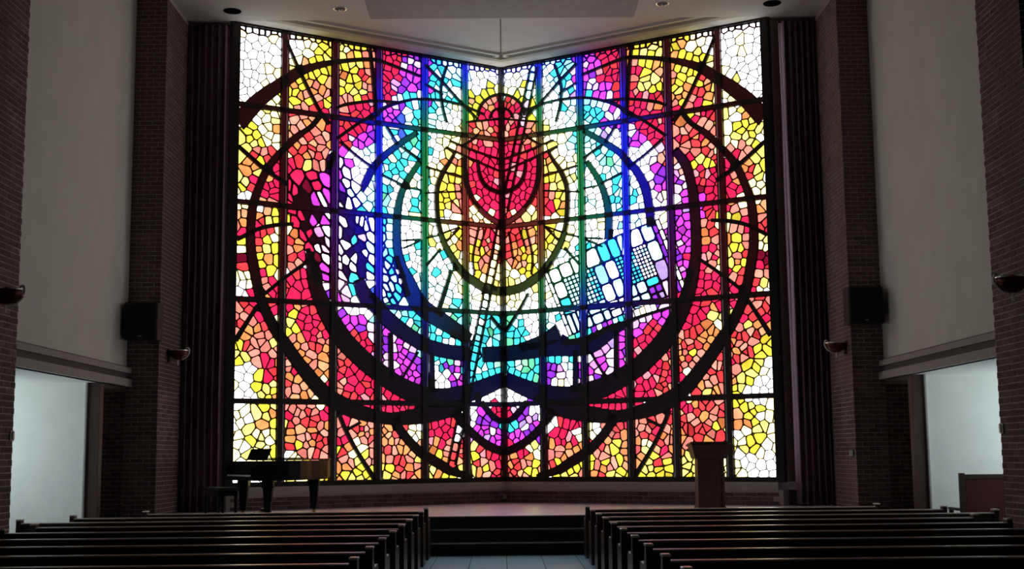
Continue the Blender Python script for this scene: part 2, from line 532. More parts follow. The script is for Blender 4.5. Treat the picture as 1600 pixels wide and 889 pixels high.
# the tablets (right wing): rectangles in a tilted frame (along, down; photograph pixels from TAB_O), colour, sub-grid
TAB_O, TAB_A, TAB_D = (852, 432), (0.93, -0.37), (0.37, 0.93)
TABLET = [(0, 6, -5, 100, 'W', 1, 6), (6, 24, -7, 16, 'W', 1, 1), (6, 24, 16, 42, 'W', 1, 1), (6, 24, 42, 68, 'C', 1, 1), (6, 24, 68, 100, 'c', 2, 1),
          (24, 44, -9, 14, 'W', 1, 1), (44, 66, -12, 14, 'W', 1, 1), (24, 62, 14, 66, 'c', 6, 8), (24, 62, 66, 100, 'c', 2, 2), (66, 90, -15, 14, 'W', 1, 1),
          (62, 74, 14, 66, 'C', 2, 8), (62, 74, 66, 100, 'c', 1, 2), (90, 108, -16, 14, 'C', 1, 1), (74, 92, 14, 46, 'C', 1, 1), (92, 110, 14, 44, 'W', 1, 1),
          (74, 92, 46, 74, 'W', 1, 1), (92, 110, 44, 74, 'c', 1, 1), (74, 110, 74, 100, 'W', 2, 2), (108, 124, -17, 14, 'C', 1, 1), (124, 142, -18, 14, 'c', 1, 1),
          (110, 142, 14, 62, 'C', 5, 8), (110, 142, 62, 100, 'c', 2, 2), (142, 164, -18, 10, 'W', 1, 1), (142, 164, 10, 62, 'W', 4, 9), (142, 164, 62, 76, 'C', 1, 1),
          (142, 164, 76, 100, 'V', 2, 2), (164, 184, -18, 10, 'c', 1, 1), (164, 184, 10, 42, 'c', 1, 1), (164, 184, 42, 74, 'V', 1, 1), (164, 184, 74, 100, 'm', 1, 1),
          (184, 191, -18, 100, 'V', 1, 6), (191, 198, -18, 100, 'W', 1, 7)]


def tab_px(a, d):
    return TAB_O[0] + TAB_A[0] * a + TAB_D[0] * d, TAB_O[1] + TAB_A[1] * a + TAB_D[1] * d


TABLET_POLY = [tab_px(*p) for p in ((0, -5), (66, -12), (142, -18), (198, -18), (198, 100), (0, 100))]
STAFF = ((834, 106), (705, 730))


def inside(p, poly):
    x, y = p
    r = False
    j = len(poly) - 1
    for i in range(len(poly)):
        xi, yi = poly[i]
        xj, yj = poly[j]
        if (yi > y) != (yj > y) and x < (xj - xi) * (y - yi) / (yj - yi) + xi:
            r = not r
        j = i
    return r


class Wing:
    def __init__(self, end, side):
        self.side = side
        self.d = (end - FOLD)
        self.L = self.d.length
        self.d.normalize()
        n = Vector((-self.d.y, self.d.x, 0))
        self.n = n if n.y < 0 else -n

    def P(self, u, v, w=0.0):
        return FOLD + self.d * u + Vector((0, 0, v)) + self.n * w

    def uv(self, px, py):
        p = on_plane(px, py, FOLD, self.n)
        return (p - FOLD).dot(self.d), p.z

    def px(self, u, v):
        return project(self.P(u, v))


WINGS = {'L': Wing(ENDL, 'L'), 'R': Wing(ENDR, 'R')}


def plan_letter(u, v):
    x, y = WINGS['L'].px(u, v)
    x += rng.uniform(-7, 7)
    y += rng.uniform(-7, 7)
    c = min(20, max(0, int((x - 370) / 20)))
    r = min(35, max(0, int((y - 30) / 20)))
    return PLAN[r][c]


def catmull(pts, step):
    """smooth curve through (u, v, width) points"""
    P = [np.array(p, float) for p in pts]
    P = [2 * P[0] - P[1]] + P + [2 * P[-1] - P[-2]]
    out = []
    for i in range(1, len(P) - 2):
        a, b, c, d = P[i - 1:i + 3]
        n = max(1, int(np.linalg.norm((c - b)[:2]) / step))
        for k in range(n):
            t = k / n
            out.append(0.5 * ((2 * b) + (c - a) * t + (2 * a - 5 * b + 4 * c - d) * t * t + (3 * b - a - 3 * c + d) * t ** 3))
    out.append(P[-2])
    return out


VC = 6.85       # height of the rainbow's centre


def glare_tint(u, v, k=1.0):
    """painted glare on the dark bars: brown at the heart, then green, blue, violet, dark red"""
    dv = v - VC
    r = math.hypot(u * 0.97, dv * (1.05 if dv > 0 else 0.76))
    stops = [(0.0, (0.022, 0.0006, 0.003)), (1.1, (0.018, 0.003, 0.0015)), (1.4, (0.013, 0.007, 0.0018)), (1.6, (0.004, 0.010, 0.002)), (1.78, (0.0005, 0.018, 0.004)), (2.1, (0.0005, 0.018, 0.008)),
             (2.35, (0.000, 0.012, 0.016)), (2.7, (0.000, 0.0015, 0.075)), (3.2, (0.001, 0.0003, 0.055)), (3.55, (0.003, 0.000, 0.012)), (4.0, (0.003, 0.000, 0.001)),
             (4.5, (0.0028, 0.000, 0.0001)), (9.0, (0.0022, 0.0001, 0.0001))]
    for (r0, c0), (r1, c1) in zip(stops, stops[1:]):
        if r <= r1:
            t = (r - r0) / (r1 - r0)
            c = [a + (b - a) * t for a, b in zip(c0, c1)]
            break
    if v < 5.1:                      # the painted glare fades out on the lower bars
        k *= max(0.08, 1 - (5.1 - v) * 0.8)
    return [max(0.0, x * k) for x in c]


def sq(c):
    return tuple(math.sqrt(max(0.0, x)) for x in c)     # light crosses the front and the back face


def clip_half(poly, nx, ny, d):
    """keep nx*x + ny*y <= d"""
    out = []
    n = len(poly)
    for i in range(n):
        x0, y0 = poly[i]
        x1, y1 = poly[(i + 1) % n]
        s0 = nx * x0 + ny * y0 - d
        s1 = nx * x1 + ny * y1 - d
        if s0 <= 0:
            out.append((x0, y0))
        if (s0 < 0 < s1) or (s1 < 0 < s0):
            t = s0 / (s0 - s1)
            out.append((x0 + (x1 - x0) * t, y0 + (y1 - y0) * t))
    return out


def area(p):
    return 0.5 * sum(p[i][0] * p[(i + 1) % len(p)][1] - p[(i + 1) % len(p)][0] * p[i][1] for i in range(len(p)))


def tidy(p, tol):
    q = []
    for a in p:
        if not q or math.hypot(a[0] - q[-1][0], a[1] - q[-1][1]) > tol:
            q.append(a)
    if len(q) > 2 and math.hypot(q[0][0] - q[-1][0], q[0][1] - q[-1][1]) <= tol:
        q.pop()
    return q


def offset(p, d):
    """mitred inward offset of a convex counter-clockwise polygon"""
    n = len(p)
    out = []
    for i in range(n):
        a, b, c = p[i - 1], p[i], p[(i + 1) % n]
        e0 = np.array((b[0] - a[0], b[1] - a[1]))
        e1 = np.array((c[0] - b[0], c[1] - b[1]))
        n0 = np.array((-e0[1], e0[0])) / (np.linalg.norm(e0) + 1e-12)
        n1 = np.array((-e1[1], e1[0])) / (np.linalg.norm(e1) + 1e-12)
        s = n0 + n1
        k = 1 + n0.dot(n1)
        if k < 0.25:
            k = 0.25
        out.append((b[0] + d * s[0] / k, b[1] + d * s[1] / k))
    return out


def chamfer(p, f):
    """cut each corner: returns pairs (after-corner points) a_i, b_i per vertex"""
    n = len(p)
    res = []
    for i in range(n):
        a, b, c = p[i - 1], p[i], p[(i + 1) % n]
        res.append((b[0] + (a[0] - b[0]) * f, b[1] + (a[1] - b[1]) * f))
        res.append((b[0] + (c[0] - b[0]) * f, b[1] + (c[1] - b[1]) * f))
    return res


TRANSOM = [7.99, 6.155, 4.364, 2.515]


def build_wing(side, wname, wlabel):
    W = WINGS[side]
    L = W.L
    root = empty(wname, W.P(L / 2, ZSILL - 0.05), kind='structure', label=wlabel, cat='window')
    # mullions: where they cross the photograph near mid height
    mx = {'L': [726, 662, 589.5, 520, 439.5], 'R': [847.5, 912, 982, 1052, 1133]}[side]
    my = 400
    mull = [W.uv(x, my)[0] for x in mx]
    cols = [0.0] + mull + [L]
    rows = [ZSILL] + TRANSOM[::-1] + [ZTOP]
    MW, TW = 0.048, 0.045              # half widths of mullion and transom
    STRIP = 0.055                      # narrow fillet along each mullion, coloured by painted glare

    # --- curves on this wing
    bars = []
    for s, pts in BARS:
        if s not in ('B', side):
            continue
        src = 'L' if pts[0][0] < 788 else 'R'
        SW = WINGS[src]
        uvw = []
        for x, y, w in pts:
            u, v = SW.uv(x, y)
            uvw.append((max(-0.0, min(L, u)), v, w / 78.0))
        bars.append(catmull(uvw, 0.05))
    # --- the slanting staff
    (xa, ya), (xb, yb) = STAFF
    staff = []
    for k in range(400):
        t = k / 399
        x, y = xa + (xb - xa) * t, ya + (yb - ya) * t
        if (side == 'L') == (x < 786.5):
            u, v = W.uv(x, y)
            if 0.02 < u < L:
                staff.append((u, v, y))
    for off in (-0.085, 0.085):
        line = [(u + off, v, 0.036) for u, v, y in staff if u + off > 0]
        bars.append([np.array(p) for p in line[::3]])

    # --- sites
    sites = []                         # (u, v, letter, lead, kind)
    G = {}

    def key(u, v):
        return int(u / 0.2), int(v / 0.2)

    def near(u, v, r):
        ku, kv = key(u, v)
        m = int(r / 0.2) + 1
        for a in range(ku - m, ku + m + 1):
            for b in range(kv - m, kv + m + 1):
                for i in G.get((a, b), ()):
                    q = sites[i]
                    if (q[0] - u) ** 2 + (q[1] - v) ** 2 < r * r:
                        return True
        return False

    def add(u, v, letter, lead=None, size=None):
        if not (0 < u < L and ZSILL < v < ZTOP):
            return
        G.setdefault(key(u, v), []).append(len(sites))
        sites.append((u, v, letter, lead))

    # fast distance-to-bar field
    bp = np.concatenate([np.array([(p[0], p[1], p[2] / 2) for p in b]) for b in bars])

    def in_bar(u, v, slack=0.0):
        d = np.hypot(bp[:, 0] - u, bp[:, 1] - v) - bp[:, 2]
        return d.min() < slack

    # explicit pieces
    poly = HAND_POLY if side == 'L' else TABLET_POLY
    n_hand = 0
    HAND_DIR = (-0.52, -0.854)            # down and towards the fold
    if side == 'L':
        for t in HAND.replace('\n', '').split(','):
            x, y, c = t.split()
            u, v = W.uv(float(x), float(y))
            if c != '#' and in_bar(u, v, -0.03):
                continue
            add(u, v, c, 0.020)
        n_hand = len(sites)
    else:
        for i in range(len(poly)):                      # pairs of sites whose cell border is the tablet's outline
            (x0, y0), (x1, y1) = poly[i], poly[(i + 1) % len(poly)]
            ln = math.hypot(x1 - x0, y1 - y0)
            nx, ny = (y1 - y0) / ln, -(x1 - x0) / ln
            for k in range(int(ln / 9)):
                x, y = x0 + (x1 - x0) * (k + 0.5) / int(ln / 9), y0 + (y1 - y0) * (k + 0.5) / int(ln / 9)
                u, v = W.uv(x - nx * 4, y - ny * 4)
                add(u, v, '_')
                u, v = W.uv(x + nx * 4, y + ny * 4)
                if not in_bar(u, v, 0.0) and not near(u, v, 0.05):
                    add(u, v, plan_letter(u, v))
        for aa in range(8, 196, 9):
            for dd_ in range(-6, 98, 9):
                p = tab_px(aa, dd_)
                u, v = W.uv(*p)
                if inside(p, poly) and not near(u, v, 0.05):
                    add(u, v, '_')
    poly_uv = poly
    # pieces of the staff
    last = None
    for u, v, y in staff:
        if last is None or math.hypot(u - last[0], v - last[1]) > 0.17:
            if not (600 < y < 642):
                c = 'c' if y < 150 else 'm' if y < 200 else 'P' if y < 320 else 'S' if y < 385 else 'w' if y < 450 else 'W' if y < 510 else 'C' if y < 605 else 'W' if y < 690 else 'R'
                add(u, v, c, 0.016)
            last = (u, v)

    # rows of sites hugging the heavy bars, so that the glass follows them
    for b in bars:
        acc = 0.0
        for i in range(1, len(b)):
            p, q = b[i - 1], b[i]
            t = q[:2] - p[:2]
            ln = np.linalg.norm(t)
            if ln < 1e-6:
                continue
            t /= ln
            acc += ln
            st = 0.13
            if acc < st:
                continue
            acc = rng.uniform(-0.02, 0.02)
            nn = np.array((-t[1], t[0]))
            hw = q[2] / 2
            dl = 0.055
            for sgn in (-1, 1):
                o = hw - dl
                u, v = q[0] + nn[0] * sgn * o, q[1] + nn[1] * sgn * o
                uo, vo = q[0] + nn[0] * sgn * (hw + dl), q[1] + nn[1] * sgn * (hw + dl)
                ok = not in_bar(uo, vo, 0.01) and not near(uo, vo, 0.085) and not inside(W.px(uo, vo), poly_uv)
                if o > 0.0 and not near(u, v, 0.04):
                    add(u, v, '_' if ok or in_bar(uo, vo, -0.02) else '#')
                if ok:
                    add(uo, vo, plan_letter(uo, vo))
            if hw > 0.13 and not near(q[0], q[1], 0.05):
                add(q[0], q[1], '_')
    # small oblong pieces under the head of the frame
    u = 0.06
    while u < L:
        add(u, ZTOP - 0.045, plan_letter(u, ZTOP - 0.3), 0.02)
        u += rng.uniform(0.11, 0.15)
    # everything else: random darts whose spacing depends on the zone
    fails = 0
    while fails < 6500:
        u, v = rng.uniform(0, L), rng.uniform(ZSILL, ZTOP - 0.11)
        c = plan_letter(u, v)
        r = SIZE[c] * (0.58 + 0.90 * rng.random() ** 1.5)
        if near(u, v, r) or in_bar(u, v, 0.045) or inside(W.px(u, v), poly_uv):
            fails += 1
            continue
        add(u, v, c)

    # --- voronoi cells clipped to their pane
    pts = np.array([(s[0], s[1]) for s in sites])
    pane = np.array([max(k for k in range(6) if cols[k] <= s[0]) * 10 + max(k for k in range(5) if rows[k] <= s[1]) for s in sites])
    pieces, lead = [], MB()

    def make_piece(pl, c, ld, u, v):
        d = (ld if ld else LEAD[c]) * rng.uniform(0.8, 1.25)
        pl = tidy(pl, 1.6 * d)
        if len(pl) < 3:
            return
        outer = offset(pl, -0.010)
        inner = offset(pl, d)
        if area(inner) < 0.0003:
            inner = offset(pl, d * 0.4)
            if area(inner) < 0.0002:
                return
        n = len(pl)
        inn = chamfer(inner, 0.16)
        letter = rng.choice(MIX[c]) if ld is None else c
        h = np.array(HUE[letter])
        k = rng.uniform(0.78, 1.22)
        h = h * (k if letter != 'W' else 1.0)
        w = rng.random() * (2.2 if c in 'PDV' else 0.85 if c in 'RO' else 1)
        if w < 0.16:
            h = h * 0.7 + np.array((1, 1, 1) if c in 'CcWMmVBGP' else (0.95, 0.62, 0.42)) * 0.28
        elif w < 0.21 and letter not in 'Wwc':
            h = h * 0.6
        Tm = np.clip(h / REF, 0.0, 0.95)
        lk = {'W': 0.10, 'w': 0.05, 'c': 0.05}.get(letter, 0.03) if ld is None else 0.0
        tint = [a + lk * b for a, b in zip(glare_tint(u, v, 1.1), Tm)]  # leads pick up the piece's colour as painted glare
        st = sq(tint)
        T = 0.011
        vs = [W.P(a, b, T) for a, b in outer] + [W.P(a, b, T) for a, b in inn] + [W.P(a, b, -T) for a, b in outer] + [W.P(a, b, -T) for a, b in inn]
        fs = []
        for k in range(n):
            k1 = (k + 1) % n
            a0, b0, a1 = n + 2 * k, n + 2 * k + 1, n + 2 * k1
            fs.append((k, k1, a1, b0))
            fs.append((k, b0, a0))
            o = 3 * n
            fs.append((k1 + o, k + o, b0 + o, a1 + o))
            fs.append((k + o, a0 + o, b0 + o))
            fs.append((b0, a1, a1 + o, b0 + o))
            fs.append((a0, b0, b0 + o, a0 + o))
        lead.add(vs, fs, st)
        pieces.append((abs(area(inner)), inn, sq(Tm)))

    for i, (u, v, c, ld) in enumerate(sites):
        if c == '_':
            continue            # fully behind a heavy bar
        ci = max(k for k in range(6) if cols[k] <= u)
        ri = max(k for k in range(5) if rows[k] <= v)
        u0 = cols[ci] + (MW if ci else 0.05)
        u1 = cols[ci + 1] - (MW + STRIP if ci < 5 else 0.03)
        v0 = rows[ri] + (TW if ri else 0.03)
        v1 = rows[ri + 1] - (TW if ri < 4 else 0.03)
        pl = [(u0, v0), (u1, v0), (u1, v1), (u0, v1)]
        R = 0.6
        pl = clip_half(pl, 1, 0, u + R)
        pl = clip_half(pl, -1, 0, -(u - R)) if pl else pl
        pl = clip_half(pl, 0, 1, v + R) if pl else pl
        pl = clip_half(pl, 0, -1, -(v - R)) if pl else pl
        if len(pl) < 3:
            continue
        dd = np.hypot((pts[:, 0] - u), pts[:, 1] - v) + 99.0 * (pane != pane[i])
        idx = np.argsort(dd)[1:40]
        for j in idx:
            far = max(math.hypot(a - u, b - v) for a, b in pl)
            if dd[j] > (3.4 if i < n_hand else 2) * far or dd[j] > 50:
                break
            qx, qy = pts[j]
            nx, ny = qx - u, qy - v
            if i < n_hand and j < n_hand:          # the hand's pieces are drawn out along the fingers
                al = nx * HAND_DIR[0] + ny * HAND_DIR[1]
                nx, ny = nx - 0.62 * al * HAND_DIR[0], ny - 0.62 * al * HAND_DIR[1]
            pl = clip_half(pl, nx, ny, (nx * (u + qx) + ny * (v + qy)) / 2)
            if len(pl) < 3:
                break
        if len(pl) < 3 or area(pl) < 0.0006:
            if len(pl) >= 3:
                b0 = [W.P(a, b, 0.0) for a, b in pl]
                lead.add(b0, [tuple(range(len(pl)))], tuple(glare_tint(u, v)))
            continue
        if c == '#':
            st = sq(glare_tint(u, v))
            m = len(pl)
            pl = offset(pl, -0.006)
            lead.add([W.P(a, b, 0.006) for a, b in pl] + [W.P(a, b, -0.006) for a, b in pl], [tuple(range(m)), tuple(range(2 * m - 1, m - 1, -1))], st)
            continue
        make_piece(pl, c, ld, u, v)
    if side == 'R':
        for a0, a1, d0, d1, c, na, nd in TABLET:
            for i in range(na):
                for j in range(nd):
                    ja = [rng.uniform(-0.6, 0.6) if na * nd > 4 else 0 for _ in range(4)]
                    q = [tab_px(a0 + (a1 - a0) * (i + e) / na + ja[0] * 0, d0 + (d1 - d0) * (j + f) / nd) for e, f in ((0, 1), (1, 1), (1, 0), (0, 0))]
                    pl0 = [W.uv(*p) for p in q]
                    if area(pl0) < 0:
                        pl0 = pl0[::-1]
                    for ci in range(6):
                        for ri in range(5):
                            pl = clip_half(pl0, 1, 0, cols[ci + 1] - (MW + STRIP if ci < 5 else 0.03))
                            for h in ((-1, 0, -(cols[ci] + (MW if ci else 0.05))), (0, 1, rows[ri + 1] - (TW if ri < 4 else 0.03)), (0, -1, -(rows[ri] + (TW if ri else 0.03)))):
                                if len(pl) >= 3:
                                    pl = clip_half(pl, *h)
                            if len(pl) >= 3 and area(pl) > 0.0008:
                                uu, vv = sum(p[0] for p in pl) / len(pl), sum(p[1] for p in pl) / len(pl)
                                make_piece(pl, c if rng.random() > 0.12 or na * nd < 5 else 'c', 0.021 if na * nd <= 4 else 0.012, uu, vv)
    lead.build('leading', M['glare_bar'], root)['kind'] = 'stuff'
    pieces.sort(key=lambda p: -p[0])

    def glass_mb(mb, inn, col, t=0.008):
        n = len(inn)
        vs = [W.P(a, b, t) for a, b in inn] + [W.P(a, b, -t) for a, b in inn]
        fs = [tuple(range(n)), tuple(range(2 * n - 1, n - 1, -1))] + [(i, n + i, n + (i + 1) % n, (i + 1) % n) for i in range(n)]
        mb.add(vs, fs, col)
    for a, inn, col in pieces[:300]:
        mb = MB()
        glass_mb(mb, inn, col)
        mb.build('glass_piece', M['glass'], root)
    rest = MB()
    for a, inn, col in pieces[300:]:
        glass_mb(rest, inn, col)
    rest.build('small_glass_pieces', M['glass'], root)['kind'] = 'stuff'

    # --- heavy curved bars, each a solid ribbon
    for b in bars:
        mb = MB()
        n = len(b)
        fr = []
        for i in range(n):
            t = b[min(i + 1, n - 1)][:2] - b[max(i - 1, 0)][:2]
            t = t / (np.linalg.norm(t) + 1e-9)
            fr.append((b[i], np.array((-t[1], t[0]))))
        vs, cs = [], []
        D0, D1 = 0.03, -0.03
        for p, nn in fr:
            hw = p[2] / 2
            l = p[:2] + nn * hw
            r = p[:2] - nn * hw
            l[0], r[0] = max(0.0, min(L, l[0])), max(0.0, min(L, r[0]))
            l[1], r[1] = [max(ZSILL - 0.02, min(ZTOP + 0.02, q)) for q in (l[1], r[1])]
            tcol = sq(glare_tint(p[0], p[1]))
            for q in (l, r):
                for w in (D0, D1):
                    vs.append(W.P(q[0], q[1], w))
                    cs.append(tcol)
        fs = []
        for i in range(n - 1):
            a, c = 4 * i, 4 * i + 4
            fs += [(a, a + 2, c + 2, c), (a + 1, c + 1, c + 3, a + 3), (a, c, c + 1, a + 1), (a + 2, a + 3, c + 3, c + 2)]
        fs += [(0, 1, 3, 2), (4 * n - 4, 4 * n - 2, 4 * n - 1, 4 * n - 3)]
        mb.add(vs, fs, cs)
        mb.build('curved_bar', M['glare_bar'], root)

    # --- mullions, their glare-tinted fillets, transoms
    def bar_box(name, mat, u0, u1, v0, v1, w0, w1, n=1, vert=True, tint=None, parent=root):
        mb = MB()
        vs, cs = [], []
        for i in range(n + 1):
            t = i / n
            for a, b in ((0, 0), (1, 0), (1, 1), (0, 1)):
                if vert:
                    u, v = (u0, u1)[a], v0 + (v1 - v0) * t
                else:
                    u, v = u0 + (u1 - u0) * t, (v0, v1)[a]
                vs.append(W.P(u, v, (w0, w1)[b]))
                if tint:
                    cs.append(sq(tint((u0 + u1) / 2 if vert else u, v if vert else (v0 + v1) / 2)))
        fs = [(3, 2, 1, 0), (4 * n, 4 * n + 1, 4 * n + 2, 4 * n + 3)]
        for i in range(n):
            for k in range(4):
                j = (k + 1) % 4
                fs.append((4 * i + k, 4 * i + j, 4 * i + 4 + j, 4 * i + 4 + k))
        mb.add(vs, fs, cs if tint else None)
        return mb.build(name, mat, parent)

    def fillet_tint(u, v):
        c = glare_tint(u, v, 6.5)
        return [min(0.5, x + 0.008) for x in c]
    for u in mull:
        m = bar_box('mullion', M['glare_bar'], u - MW, u + MW, ZSILL, ZTOP, -0.05, 0.05, 44, True, lambda a, b: glare_tint(a, b, 1.8))
        bar_box('glare_tinted_fillet', M['glare_bar'], u - MW - STRIP, u - MW, ZSILL, ZTOP, -0.012, 0.012, 44, True, fillet_tint, parent=m)
    for v in TRANSOM:
        bar_box('transom', M['glare_bar'], 0, L, v - TW, v + TW, -0.04, 0.04, 30, False, glare_tint)
    bar_box('fold_post', M['glare_bar'], -0.02, 0.05, ZSILL, ZTOP, -0.06, 0.06, 44, True, glare_tint)
    bar_box('side_frame', M['frame'], L - 0.03, L + 0.12, ZSILL - 0.06, ZTOP + 0.08, -0.08, 0.08)
    bar_box('head_frame', M['frame'], 0, L, ZTOP - 0.03, ZTOP + 0.10, -0.08, 0.06)
    bar_box('bottom_frame', M['frame'], 0, L, ZSILL - 0.06, ZSILL + 0.03, -0.08, 0.06)
    bar_box('sill', M['concrete'], 0, L + 0.04, 0.835, ZSILL - 0.055, -0.2, 0.20)
    return root


build_wing('L', 'window_1', 'left wing of the folded rainbow stained glass window, with the hand')
build_wing('R', 'window_2', 'right wing of the folded rainbow stained glass window, with the tablets')


# ================================================================== THE ROOM
def struct(name, mb, mat, label=None, parent=None, at=None):
    o = mb.build(name, M[mat], parent, at=at)
    if parent is None:
        tag(o, label, kind='structure')
    return o


# floors
floor = struct('floor', MB().box(XOL - 0.3, XOR + 0.3, -4.3, YS + 2.2, -0.2, -0.012), 'grout', 'stone floor of the nave')
struct('floor_field', MB().box(XOL, -1.52, -4, YS, -0.012, 0), 'floor', parent=floor)
struct('floor_field', MB().box(1.58, XOR, -4, YS, -0.012, 0), 'floor', parent=floor)
for x0, x1 in ((XOL, XPL - 0.3), (XPR + 0.3, XOR)):
    struct('floor_field', MB().box(x0, x1, YS, 21.9, -0.012, 0), 'floor', parent=floor)
TS = 0.517
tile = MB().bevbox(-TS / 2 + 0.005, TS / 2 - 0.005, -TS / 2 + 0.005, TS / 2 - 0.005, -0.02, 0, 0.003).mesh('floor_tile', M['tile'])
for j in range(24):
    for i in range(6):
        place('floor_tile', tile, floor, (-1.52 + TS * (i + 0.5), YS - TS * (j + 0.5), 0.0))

# stage and its steps
RS, TR = ZS / 3, 0.30
XS0, XS1 = XPL + 0.0, XPR - 0.0
stage = MB()
stage.prism([(XS0, YS + 2 * TR, 0), (XS1, YS + 2 * TR, 0), (XS1, 23.2, 0), (ENDR.x, 23.35, 0), (FOLD.x, 26.4, 0), (ENDL.x, 23.35, 0), (XS0, 23.2, 0)], (0, 0, ZS - 0.01))
st = struct('floor_stage', stage, 'step', 'raised stage floor under the stained glass window')
top = MB()
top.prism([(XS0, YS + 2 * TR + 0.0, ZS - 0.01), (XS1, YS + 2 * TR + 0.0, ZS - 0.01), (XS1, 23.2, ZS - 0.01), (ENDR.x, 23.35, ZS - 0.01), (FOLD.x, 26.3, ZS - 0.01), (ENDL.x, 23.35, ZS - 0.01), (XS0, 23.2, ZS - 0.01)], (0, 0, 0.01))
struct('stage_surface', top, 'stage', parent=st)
for k, lab in ((0, 'lowest black step up to the stage'), (1, 'middle black step up to the stage')):
    s = struct('stage_step', MB().box(XS0, XS1, YS + k * TR, YS + (k + 1) * TR, k * RS * 0, (k + 1) * RS), 'step', lab)
    struct('nosing', MB().box(XS0, XS1, YS + k * TR - 0.008, YS + k * TR + 0.03, (k + 1) * RS - 0.014, (k + 1) * RS + 0.004), 'nosing', parent=s)
struct('nosing', MB().box(XS0, XS1, YS + 2 * TR - 0.008, YS + 2 * TR + 0.03, ZS - 0.014, ZS + 0.003), 'nosing', parent=st)

# bricks ------------------------------------------------------------
BL, BH, BJ = 0.203, 0.065, 0.010
brick_y = MB().bevbox(-0.03, 0.03, -BL / 2, BL / 2, -BH / 2, BH / 2, 0.003).mesh('brick', M['brick'])       # length along y
brick_x = MB().bevbox(-BL / 2, BL / 2, -0.03, 0.03, -BH / 2, BH / 2, 0.003).mesh('brick', M['brick'])       # length along x


def brick_rows(a0, a1, z0, z1):
    """centres and lengths of running-bond bricks between a0 and a1"""
    out = []
    k = 0
    z = z0 + BJ + BH / 2
    while z + BH / 2 <= z1:
        a = a0 + (BL + BJ) * (0 if k % 2 == 0 else -0.5)
        while a < a1 - 0.01:
            s, e = max(a, a0), min(a + BL, a1)
            if e - s > 0.03:
                out.append(((s + e) / 2, e - s, z))
            a += BL + BJ
        z += BH + BJ
        k += 1
    return out


def brick_face(parent, axis, plane, sgn, a0, a1, z0, z1, n_single, key):
    """bricks set 8 mm proud of the mortar; the n_single best seen ones are objects, the rest one mesh"""
    rows = brick_rows(a0, a1, z0, z1)
    rows.sort(key=key)
    c0 = plane - sgn * 0.0265
    rest = MB()
    for i, (a, ln, z) in enumerate(rows):
        jit = rng.uniform(-0.003, 0.003)
        if i < n_single and ln > BL * 0.95:
            place('brick', brick_y if axis == 'y' else brick_x, parent, (c0 + jit, a, z) if axis == 'y' else (a, c0 + jit, z))
        else:
            h, d = ln / 2, 0.03
            if axis == 'y':
                rest.box(c0 + jit - d, c0 + jit + d, a - h, a + h, z - BH / 2, z + BH / 2)
            else:
                rest.box(a - h, a + h, c0 + jit - d, c0 + jit + d, z - BH / 2, z + BH / 2)
    if rest.v:
        rest.build('brickwork', M['brick'], parent)['kind'] = 'stuff'


for side, xp, xo, s in (('left', XPL, XCL, 1), ('right', XPR, XCR, -1)):
    # nearer pier
    p = struct('brick_pier', MB().box(min(xp, xo), max(xp, xo), YA0, YA1 + 0.006, 0, ZC), 'mortar', 'nearer brick pier on the %s, carrying the big wall sconce' % side)
    brick_face(p, 'y', xp, s, YA0, YA1 + 0.008, 0, ZC, 300, key=lambda r: (r[0] < 14.55) * 10 + abs(r[2] - 3.2))
    # farther pier
    p = struct('brick_pier', MB().box(min(xp, xo), max(xp, xo), YB0, YB1 + 0.004, 0, ZC), 'mortar', 'farther brick pier on the %s, between plaster wall and drapery' % side)
    brick_face(p, 'x', YB0, -1, min(xp, xo) + 0.005, max(xp, xo) - 0.005, 0, ZC, 180, key=lambda r: abs(r[2] - 3.0))
    MB().box(*sorted((xp - s * 0.03, xo)), YB1, 23.3, 0, ZTOP + 0.1).build('pier_return', M['brick'], p)
    brick_face(p, 'y', xp, s, YB0, YB1, 0, ZC, 120, key=lambda r: abs(r[2] - 2.0))

